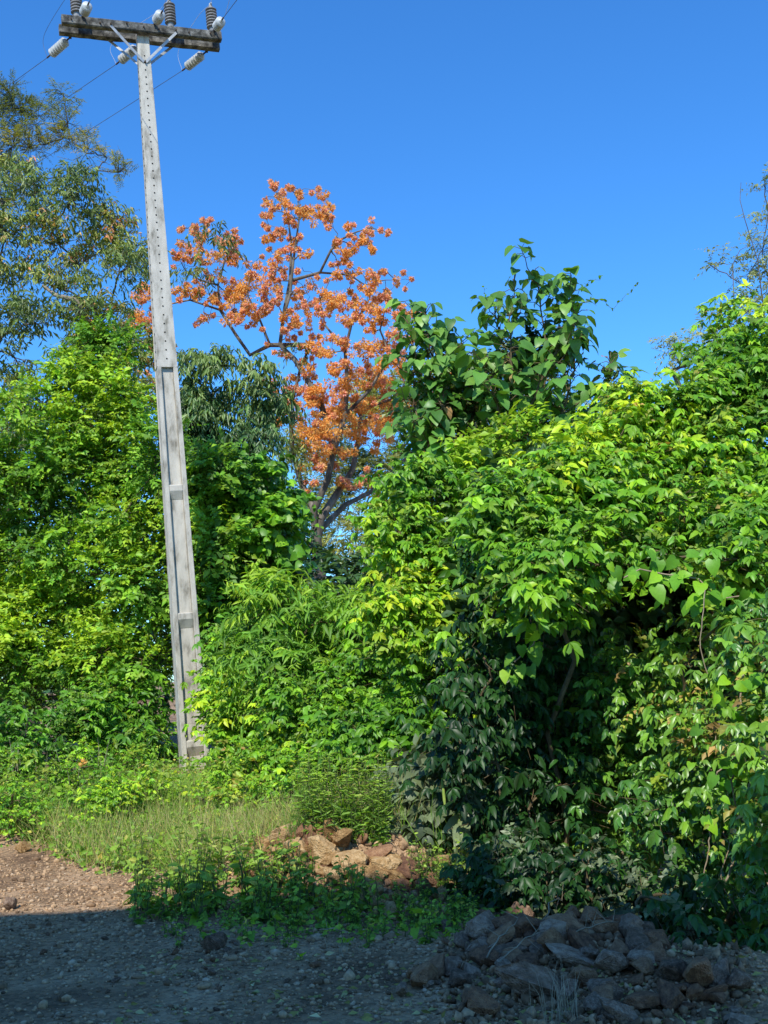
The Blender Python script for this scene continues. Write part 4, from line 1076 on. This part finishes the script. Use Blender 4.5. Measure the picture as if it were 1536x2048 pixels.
sapling('tall sapling with large heart-shaped leaves standing against the sky', 13.0,
        [[(1040, 960, 0), (1035, 860, 0), (1025, 740, .1), (1020, 620, .1), (1030, 510, .1)],
         [(1050, 960, .2), (1080, 840, .2), (1095, 700, .1), (1080, 560, .1), (1065, 505, .1)],
         [(1060, 950, 0), (1120, 830, -.1), (1150, 720, -.1), (1150, 600, 0), (1130, 540, .1)],
         [(1070, 960, .3), (1150, 880, .3), (1200, 800, .3), (1225, 740, .3), (1215, 690, .3)],
         [(1030, 950, -.2), (1010, 850, -.2), (985, 760, -.2), (975, 690, -.2)],
         [(1080, 960, 0), (1170, 900, 0), (1215, 850, 0), (1235, 790, 0)],
         [(1030, 960, .1), (1060, 800, -.2), (1110, 680, -.2), (1180, 640, -.2)],
         [(1040, 960, .1), (1050, 820, .3), (1000, 650, .3), (990, 570, .3)]], 81, .215, 46, root_at(1045, 13.0), .26)
sapling('shorter sapling with large heart-shaped leaves overlapping the orange flowers', 13.4,
        [[(870, 960, 0), (865, 850, 0), (860, 740, 0), (855, 640, 0), (850, 580, 0)],
         [(880, 960, .2), (900, 850, .2), (910, 740, .2), (880, 640, .2)],
         [(860, 960, 0), (840, 860, -.1), (825, 760, 0), (830, 680, 0), (815, 610, 0)],
         [(890, 960, .1), (930, 860, .1), (945, 780, .1), (950, 690, .1)],
         [(870, 980, -.1), (850, 900, -.2), (880, 820, -.2), (890, 760, -.2)],
         [(880, 980, -.1), (880, 880, .2), (870, 700, .2), (905, 610, .2)]], 82, .215, 44, root_at(870, 13.4), .26)
shrub('twiggy mixed shrub between the two big-leaved saplings', [(780, 1080), (800, 800), (880, 760), (960, 680), (1060, 640), (1180, 700), (1200, 880), (1120, 980), (1000, 1050)],
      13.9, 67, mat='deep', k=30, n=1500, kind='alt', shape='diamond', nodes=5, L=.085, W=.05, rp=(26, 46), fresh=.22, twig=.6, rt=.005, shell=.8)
shrub('thin climbing shrub between the saplings and the sunlit bush', [(900, 1080), (900, 900), (980, 840), (1100, 840), (1240, 860), (1200, 960), (1050, 1060)],
      12.6, 68, mat='bright', k=18, n=900, kind='alt', shape='diamond', nodes=5, L=.10, W=.055, rp=(26, 46), fresh=.1, twig=.6, rt=.005, shell=.8)

# wispy vine tendrils against the sky
def tendril(label, pts, Y, root, sd, L=.06, mat='lush'):
    r = np.random.default_rng(sd); t = empty('trailing_vine', root, label, 'vine')
    p = np.array([P(x, y, Y) for x, y in pts]); m = len(p) * 4
    tt = np.linspace(0, len(p) - 1, m); q = np.stack([np.interp(tt, np.arange(len(p)), p[:, i]) for i in range(3)], 1) + r.normal(0, .012, (m, 3))
    k = m; d = unit(r.normal(size=(k, 3)) + np.array([0, 0, -.6])); nn = unit(np.array([0, -.5, .7]) + r.normal(0, .4, (k, 3)))
    l = L * r.uniform(.5, 1.3, k) * np.linspace(1.3, .6, k)
    leaves('foliage', 'heart', q, d, nn, l, l * .8, np.stack([.5 + r.normal(0, .15, k), r.uniform(.6, 1, k)], 1), G[mat], t, .1)
    tubes('stem', [(q, np.linspace(.004, .0015, m))], STEMG, t, 4)
tendril('thin vine tendril reaching right into the sky from the tall sapling', [(1130, 620), (1180, 600), (1205, 600), (1225, 620), (1250, 595), (1275, 565)], 13, root_at(1130, 13), 91)
tendril('upper vine tendril curling off the top of the tall sapling', [(1120, 640), (1160, 580), (1185, 560), (1205, 550)], 13, root_at(1120, 13), 92)
tendril('short vine tendril reaching left between the two saplings', [(1010, 640), (975, 600), (965, 575)], 13, root_at(1010, 13), 93)
tendril('vine tendril poking up from the top of the right bush', [(1440, 700), (1420, 640), (1400, 615), (1470, 620)], 10.5, root_at(1440, 10.5), 94, .05)

# wispy tree at the top right
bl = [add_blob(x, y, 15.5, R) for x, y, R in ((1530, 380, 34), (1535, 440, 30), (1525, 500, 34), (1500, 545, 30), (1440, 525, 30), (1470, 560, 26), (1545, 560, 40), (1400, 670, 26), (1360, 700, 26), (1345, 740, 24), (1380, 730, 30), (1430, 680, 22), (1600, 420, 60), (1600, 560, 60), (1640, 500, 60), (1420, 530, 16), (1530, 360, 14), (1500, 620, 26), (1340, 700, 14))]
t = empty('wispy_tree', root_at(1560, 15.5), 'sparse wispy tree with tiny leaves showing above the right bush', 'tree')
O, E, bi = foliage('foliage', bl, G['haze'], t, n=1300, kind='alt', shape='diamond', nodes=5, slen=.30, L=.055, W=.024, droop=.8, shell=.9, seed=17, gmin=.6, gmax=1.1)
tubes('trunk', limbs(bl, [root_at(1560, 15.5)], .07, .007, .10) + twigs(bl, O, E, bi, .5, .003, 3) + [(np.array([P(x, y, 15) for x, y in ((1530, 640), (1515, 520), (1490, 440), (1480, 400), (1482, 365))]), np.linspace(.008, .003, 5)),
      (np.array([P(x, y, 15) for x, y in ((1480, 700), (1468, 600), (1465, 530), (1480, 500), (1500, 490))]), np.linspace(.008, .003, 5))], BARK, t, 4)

# ---- low ground shrubs between pole and track
gs = [(-60, 1610, 12.6), (40, 1620, 12.2), (130, 1600, 12.6), (215, 1620, 12.0), (300, 1622, 12.4), (390, 1632, 12.2), (470, 1590, 12.0), (560, 1600, 11.4), (20, 1560, 13.6), (160, 1545, 13.8), (275, 1560, 13.9), (465, 1560, 13.0), (520, 1540, 12.8), (640, 1560, 11.2)]
lab = ['at the left edge of the bank', 'near the left edge beside dry stalks', 'on the bank below the orange blossom', 'in the middle of the left bank', 'just left of the pole foot', 'directly in front of the pole foot',
       'right of the pole foot', 'above the pale boulder', 'at the back left of the bank', 'behind the dry stalks', 'touching the left side of the pole foot', 'tucked under the leaning vine shrub', 'deep between pole and tall weeds', 'left of the tall lance-leaved weeds']
for i, ((px, py, Y), lb) in enumerate(zip(gs, lab)):
    w = 54
    shrub(f'low yellow-green shrub {lb}', [(px - w, py + 46), (px - w * .8, py - 40), (px, py - 62), (px + w * .8, py - 40), (px + w, py + 46)], Y, 200 + i, k=7, n=430, name='low_shrub', group='low shrubs on the bank', rp=(18, 34),
          fresh=.10, L=.050, W=.024, slen=.24, shell=.9, twig=.6, rt=.003, r0=.012, mix=i % 2 == 0)

# ------------------------------------------------------------------ weeds
def weed_mesh(sd, h, L, W, mat, nst=3, kind='lance', stem_mat=STEMG):
    """stem + leaves of one herb, growing from the origin"""
    r = np.random.default_rng(sd); pol, Ps, Ds, Ns, Ls, Ts = [], [], [], [], [], []
    for s in range(nst):
        a = r.uniform(0, 6.28); top = np.array([math.cos(a) * .18 * h, math.sin(a) * .18 * h, h * r.uniform(.7, 1.05)])
        q = wander(np.array([r.normal(0, .02), r.normal(0, .02), -.03]), top, 8, .06)
        pol.append((q, np.linspace(.0030, .0014, 8)))
        m = int(h / .035) if kind == 'lance' else int(h / .05)
        for j in range(m):
            f = (j + 1) / m; c = np.array([np.interp(f * 7, np.arange(8), q[:, i]) for i in range(3)])
            b = j * 2.4 + r.uniform(-.5, .5); hd = np.array([math.cos(b), math.sin(b), 0])
            Ps.append(c); Ds.append(hd + np.array([0, 0, .35 if kind == 'lance' else .0 + r.normal(0, .3)])); Ns.append(hd * .3 + np.array([0, 0, .55]) + r.normal(0, .55, 3))
            Ls.append(L * (1.1 - .6 * f) * r.uniform(.7, 1.2)); Ts.append((.35 + .4 * f + r.normal(0, .12), r.uniform(.6, 1.1)))
    Ls = np.array(Ls)
    return pol, (np.array(Ps), np.array(Ds), np.array(Ns), Ls, Ls * W / L, np.array(Ts))
def weed_proto(name, label, sd, h, L, W, mat, nst, kind, shape, group):
    t = empty(name, (0, 0, 0), label, 'weed', group)
    pol, lv = weed_mesh(sd, h, L, W, mat, nst, kind)
    leaves('foliage', shape, *lv, G[mat], t, .2); tubes('stem', pol, STEMG, t, 4)
    return t
def copy_tree(o, loc, rz, sc, label=None):
    c = o.copy(); COL.objects.link(c); c.location = tuple(loc); c.rotation_euler = (0, 0, rz); c.scale = (sc, sc, sc)
    if label: c['label'] = label
    for ch in list(o.children):
        d = ch.copy(); COL.objects.link(d); d.parent = c
    return c
def scatter_px(protos, spots, labels=None):
    used = set()
    for i, (px, py, sc) in enumerate(spots):
        p = ground_at(px, py); pr = protos[i % len(protos)]
        loc = (p[0], p[1], float(ground_h(p[0], p[1])))
        lb = labels[i] if labels else None
        if id(pr) not in used:
            used.add(id(pr)); pr.location = loc; pr.scale = (sc, sc, sc); pr.rotation_euler[2] = random.uniform(0, 6)
            if lb: pr['label'] = lb
        else: copy_tree(pr, loc, random.uniform(0, 6.28), sc, lb)
lance = [weed_proto('tall_weed', 'tall lance-leaved weed standing in the sun above the rubble', 300 + i, .60, .115, .022, 'weed', 3, 'lance', 'lens', 'tall lance-leaved weeds') for i in range(4)]
sp = [(random.uniform(600, 770), random.uniform(1650, 1700), random.uniform(.75, 1.2)) for _ in range(34)] + [(random.uniform(430, 600), random.uniform(1640, 1700), random.uniform(.5, .8)) for _ in range(16)]
scatter_px(lance, sp)
herb = [weed_proto('broad_leaved_weed', 'leafy green weed growing at the edge of the shadow', 320 + i, .28, .080, .042, 'weed', 6, 'herb', 'lens', 'weeds along the shadow edge') for i in range(5)]
sp = [(random.uniform(270, 600), random.uniform(1750, 1850), random.uniform(.5, 1.7)) for _ in range(58)]
sp += [(random.uniform(590, 760), random.uniform(1800, 1860), random.uniform(.7, 1.5)) for _ in range(14)] + [(random.uniform(330, 780), random.uniform(1835, 1900), random.uniform(.35, .65)) for _ in range(24)]
sp += [(random.uniform(780, 960), random.uniform(1800, 1890), random.uniform(.4, .9)) for _ in range(34)]
scatter_px(herb, sp)
sunny = [weed_proto('bank_weed', 'small yellow-green weed growing on the sunlit bank', 340 + i, .30, .060, .030, 'weed', 5, 'herb', 'lens', 'weeds on the sunlit bank') for i in range(5)]
sp = [(random.uniform(-20, 640), random.uniform(1640, 1750), random.uniform(.6, 1.25)) for _ in range(150)]
sp = [s for s in sp if s[1] < 1665 + s[0] * .25 and not (520 < s[0] < 900 and s[1] > 1690)]
sp += [(random.uniform(800, 1000), random.uniform(1720, 1790), random.uniform(.6, 1.1)) for _ in range(24)]
scatter_px(sunny, sp)
# broad leaves low in the shade
rosette = [weed_proto('broad_leaved_plant', 'low plant with broad pointed leaves in the shade', 360 + i, .13, .13, .075, 'bright', 2, 'herb', 'heart', 'broad-leaved plants in the shade') for i in range(2)]
sites = [(400, 1885, .8), (545, 1880, 1.2), (505, 1880, .9), (690, 1895, 1.0), (640, 1860, .8), (820, 1875, 1.3), (880, 1855, 1.1), (905, 1875, .9), (800, 1845, .9), (600, 1920, .7)]
labs = ['low plant with broad leaves at the left end of the shaded weeds', 'big-leaved low plant catching light at the front of the shaded weeds', 'smaller broad-leaved plant left of the big-leaved one', 'broad-leaved plant with dry grass at its foot', 'broad-leaved plant half hidden among shaded weeds',
        'bright pointed-leaved seedling left of the rock heap', 'pointed-leaved plant at the left foot of the rock heap', 'low plant touching the first rocks of the heap', 'plant with pointed leaves below the sunlit rubble', 'tiny broad-leaved plant alone on the shaded gravel']
scatter_px(rosette, sites, labs)

# uncountable small ground cover and grass
def ground_cover(name, label, cat, regions, n, L, W, mat, sd, shape='diamond', upr=.4, hmax=.10, edge=True):
    r = np.random.default_rng(sd); Ps = []
    for k in range(n):
        bx = regions[k % len(regions)]
        Ps.append((r.uniform(bx[0], bx[2]), r.uniform(bx[1], bx[3])))
    A = np.array(Ps); dens = wob(A[:, 0] * 1.7 + 3, A[:, 1] * 1.7, 1.6) + r.normal(0, .35, n)
    A = A[(dens > -.15) & (A[:, 1] > 8.9 + np.maximum(0, -1.7 - A[:, 0]) * 1.38 + r.normal(0, .15, n) if edge else True)]
    n = len(A)
    z = ground_h(A[:, 0], A[:, 1])
    pos = np.column_stack([A, z + r.random(n) ** 1.5 * hmax])
    d = unit(np.column_stack([r.normal(size=n), r.normal(size=n), np.full(n, upr) + r.normal(0, .2, n)]))
    nn = unit(np.array([0, -.55, .6]) + r.normal(0, .45, (n, 3))) if shape != 'strip' else unit(r.normal(size=(n, 3)) + np.array([0, -1, 0]))
    l = L * r.uniform(.5, 1.4, n)
    o = leaves(name, shape, pos, d, nn, l, l * W / L if shape != 'strip' else np.full(n, W), np.stack([.5 + r.normal(0, .22, n), r.uniform(.6, 1.1, n)], 1), G[mat], None, .2)
    tag(o, label, cat, kind='stuff')
ground_cover('ground_cover', 'dense small-leaved ground cover over the sunlit bank', 'ground cover', [(-5.2, 10.0, -.6, 13.6), (-5.2, 11.2, .6, 14.5), (-.8, 9.4, 2.2, 11.5)], 60000, .055, .034, 'weed', 401, hmax=.26)
ground_cover('low_ground_cover', 'patchy green ground cover at the shadow edge', 'ground cover', [(-1.9, 8.0, -.2, 9.2), (-1.3, 7.2, .8, 8.3), (.2, 7.8, 1.6, 9.0)], 5200, .042, .024, 'weed', 402, hmax=.10, edge=False)
ground_cover('grass', 'thin green grass blades between the weeds', 'grass', [(-4.6, 9.6, .4, 12.8), (-2.0, 8.0, .6, 10.4), (-5, 10.5, -2, 13), (-5, 11.5, -.5, 14)], 16000, .36, .0055, 'weed', 403, 'strip', 2.2, .02)
ground_cover('dry_grass', 'straw coloured dry grass on the bank', 'grass', [(-5, 10.4, -.6, 13.6), (-4.4, 10.2, -1, 12), (-1.8, 9, .4, 10.5)], 13000, .38, .005, 'straw', 404, 'strip', 1.8, .05)
ground_cover('leaf_litter', 'dry leaf litter and twigs on the shaded gravel', 'leaf litter', [(-1.6, 5.2, 1.6, 8.4), (.2, 5.4, 2.4, 7.4)], 2600, .05, .022, 'straw', 405, 'diamond', .02, .012, edge=False)

# dry stalk clumps and grass tufts one can point at
def tuft(name, label, px, py, h, n, mat, sd, w=.005, sprd=.35, Yc=None):
    p = ground_at(px, py); r = np.random.default_rng(sd)
    base = np.array([p[0], p[1], float(ground_h(p[0], p[1]))])
    t = empty(name, base, label, 'grass tuft' if 'tuft' in name else 'dry stalks')
    pos = base + np.column_stack([r.normal(0, .05, n), r.normal(0, .05, n), np.zeros(n)])
    pol = []
    for i in range(n):
        hh = h * r.uniform(.5, 1.1); a = r.uniform(0, 6.28); s = sprd * hh * r.random()
        q = np.array([pos[i], pos[i] + np.array([math.cos(a) * s * .35, math.sin(a) * s * .35, hh * .55]), pos[i] + np.array([math.cos(a) * s, math.sin(a) * s, hh * r.uniform(.8, 1)])])
        pol.append((q, np.array([w, w * .8, w * .25])))
    tubes('blades' if 'tuft' in name else 'stalks', pol, mat, t, 4)
STRAW = noise_mat('straw_stalk', [(.3, (.26, .21, .13)), (.7, (.50, .44, .31))], 8, 4, .9, .1, 30)
GRASSM = noise_mat('grass_blade', [(.3, (.07, .14, .02)), (.7, (.16, .26, .04))], 8, 4, .7, .1, 30)
tuft('dry_grass_tuft', 'pale dry grass tuft in front of the big grey rock', 1125, 2040, .26, 34, STRAW, 501, .0016, .5)
tuft('dry_grass_tuft', 'small dry grass tuft beside the shaded broad leaves', 690, 1910, .12, 14, STRAW, 502, .0015, .5)
tuft('grass_tuft', 'fine bright green grass tuft right of the pale boulder', 600, 1690, .36, 90, GRASSM, 503, .0018, .45)
tuft('dry_stalks', 'pale dry stalks rising at the far left edge', 30, 1600, .80, 9, STRAW, 504, .005, .3)
tuft('dry_stalks', 'dry stalks in the grass halfway to the pole', 150, 1630, .75, 9, STRAW, 505, .004, .5)
tuft('dry_stalks', 'single dry stalks poking up left of the pole foot', 200, 1590, .7, 5, STRAW, 506, .004, .4)
tuft('dry_stalks', 'crossed dry stalks below the orange blossom', 75, 1590, .6, 8, STRAW, 507, .004, .7)
# dry twigs over the heap
def stick(label, a, b, r=.005):
    p = ground_at(*a); q = ground_at(*b)
    w = wander(p + np.array([0, 0, .09]), q + np.array([0, 0, .10]), 9, .05, .06)
    br = [(w, np.linspace(r, r * .4, 9))] + [(np.array([w[i], w[i] + rng.normal(0, .06, 3) + np.array([0, 0, .02])]), np.array([r * .5, r * .2])) for i in (2, 3, 4, 5, 6, 7)]
    v, qd = tube_arrays(br, 4); o = mesh_obj('dry_branch', v - w[0], [qd], PALE, smooth=True); o.location = tuple(w[0]); tag(o, label, 'dry branch', 'dry branches on the rubble')
stick('forked dry branch lying over the left of the heap', (975, 1950), (1050, 1870))
stick('thin dry branch along the heap crest', (1080, 1890), (1130, 1830))
stick('dry branch pointing at the dry grass tuft', (1000, 1960), (1090, 1900))
stick('fine dry twig on top of the grey stones', (1150, 1900), (1240, 1880))
stick('dry stick on the gravel left of the heap', (640, 1890), (700, 1900), .004)
# orange blossom on the bank
pp = P(166, 1527, 12.6); t = empty('orange_blossom', pp - np.array([0, 0, .25]), 'single orange blossom among the yellow-green shrubs of the bank', 'flower')
k = 16; u = unit(rng.normal(size=(k, 3)) + np.array([0, -.5, .4]))
leaves('petals', 'diamond', np.repeat(pp[None], k, 0) + u * .01, u, unit(rng.normal(size=(k, 3))), np.full(k, .055), np.full(k, .030), np.stack([np.full(k, .7), np.full(k, 1.1)], 1), G['flower'], t)
tubes('stem', [(np.array([pp - np.array([0, 0, .28]), pp]), np.array([.003, .002]))], STEMG, t, 4)

# far wood on the horizon
def wood():
    r = np.random.default_rng(601); bl = []
    for i in range(190):
        x = r.uniform(-70, 70); y = 60 + r.uniform(0, 14); h = r.uniform(2.2, 4.2)
        bl.append((np.array([x, y, h * .55]), np.array([3.2, 2.6, h * .62]), r.random(), 0, 0, 0))
    O, u, bi, bt, rd = spray_points(bl, 60000, .3, r); n = len(O)
    o = leaves('distant_wood', 'diamond', O, unit(u + r.normal(0, .6, (n, 3))), unit(u + np.array([0, -.3, .6]) + r.normal(0, .4, (n, 3))), r.uniform(.35, .7, n), r.uniform(.2, .4, n), np.stack([r.random(n), r.uniform(.6, 1, n)], 1), G['dark'], None)
    tag(o, 'dark distant wood far behind the thicket', 'wood', kind='stuff')
wood()

# ------------------------------------------------------------------ unseen block added behind the viewer to cast the track shadow
AZS, ELS = rad(16), rad(47)      # sun: behind the viewer, a little to the left
def shadow_caster():
    H = 10.3 * math.tan(ELS) / math.cos(AZS); x1, x0, y1, y0 = -2.3, -16.0, -2.0, -9.0
    t = empty('shadow_caster', ((x0 + x1) / 2, (y0 + y1) / 2, 0), 'plain unseen plastered block added behind the viewer to cast the shadow over the track', 'shadow_caster')
    wallm = noise_mat('plaster', [(.3, (.24, .23, .21)), (.7, (.33, .32, .30))], 2, 8, .9, .2, 40)
    def box(name, a, b, mat, par=t, bev=0):
        bm = bmesh.new(); (ax, ay, az), (bx, by, bz) = a, b
        hexa(bm, [(ax, ay, az), (bx, ay, az), (bx, by, az), (ax, by, az), (ax, ay, bz), (bx, ay, bz), (bx, by, bz), (ax, by, bz)])
        return bm_obj(name, bm, mat, par, bev)
    box('wall', (x0, y0, -.2), (x1, y1, H - .25), wallm)
    box('roof', (x0 - .1, y0 - .3, H - .25), (x1 + .12, y1 + .3, H), wallm, bev=.01)
    H2 = 9.45 * math.tan(ELS) / math.cos(AZS)
    box('shadow_wing', (x1 + .14, y0, -.2), (-.3, y1 + .002, H2), wallm)  # lower wing added to shape the right part of the shadow
    glass = noise_mat('dark_glass', [(.3, (.02, .025, .03)), (.7, (.04, .045, .05))], 1, 2, .1, 0, 5, .6)
    for zz in (1.0, 4.0, 7.0):
        for xx in (-14, -11, -8, -5, -2):
            f = box('window', (xx - .7, y1 + .003, zz), (xx + .7, y1 + .05, zz + 1.4), GALV)
            box('pane', (xx - .62, y1 + .053, zz + .08), (xx + .62, y1 + .06, zz + 1.32), glass, f)
shadow_caster()

# ------------------------------------------------------------------ light, sky, camera
S = Vector((-math.sin(AZS) * math.cos(ELS), -math.cos(AZS) * math.cos(ELS), math.sin(ELS)))
sl = bpy.data.lights.new('sun', 'SUN'); sl.energy = 5.0; sl.angle = rad(.5); sl.color = (1.0, .955, .87)
so = bpy.data.objects.new('sun', sl); COL.objects.link(so); so.rotation_euler = S.to_track_quat('Z', 'Y').to_euler(); so.location = S * 50
w = bpy.data.worlds.new('World'); SC.world = w; w.use_nodes = True
nt = w.node_tree; bg = nt.nodes['Background']
sky = nt.nodes.new('ShaderNodeTexSky'); sky.sky_type = 'NISHITA'; sky.sun_disc = False
sky.sun_elevation = ELS
sky.sun_rotation = math.atan2(S.x, S.y)
sky.air_density = 1.0; sky.dust_density = .4; sky.ozone_density = 3.0; sky.altitude = 300
hs = nt.nodes.new('ShaderNodeHueSaturation'); hs.inputs['Saturation'].default_value = 1.2
mv = nt.nodes.new('ShaderNodeVectorMath'); mv.operation = 'MULTIPLY'; mv.inputs[1].default_value = (1.04, 1.80, 2.36)
nt.links.new(sky.outputs[0], hs.inputs['Color']); nt.links.new(hs.outputs[0], mv.inputs[0]); nt.links.new(mv.outputs[0], bg.inputs[0]); bg.inputs[1].default_value = .11

cd = bpy.data.cameras.new('camera'); co = bpy.data.objects.new('camera', cd); COL.objects.link(co)
co.location = tuple(CAM); co.rotation_euler = ROT.to_euler()
cd.sensor_fit = 'VERTICAL'; cd.sensor_height = 36; cd.lens = 36 * F_PX / 2048; cd.clip_end = 2000; cd.clip_start = .05
SC.camera = co
SC.view_settings.view_transform = 'Standard'; SC.view_settings.look = 'None'; SC.view_settings.exposure = 0
SC.render.engine = 'CYCLES'
cy = SC.cycles
cy.max_bounces = 6; cy.diffuse_bounces = 3; cy.glossy_bounces = 2; cy.transmission_bounces = 4; cy.use_denoising = True
cy.sample_clamp_indirect = 6
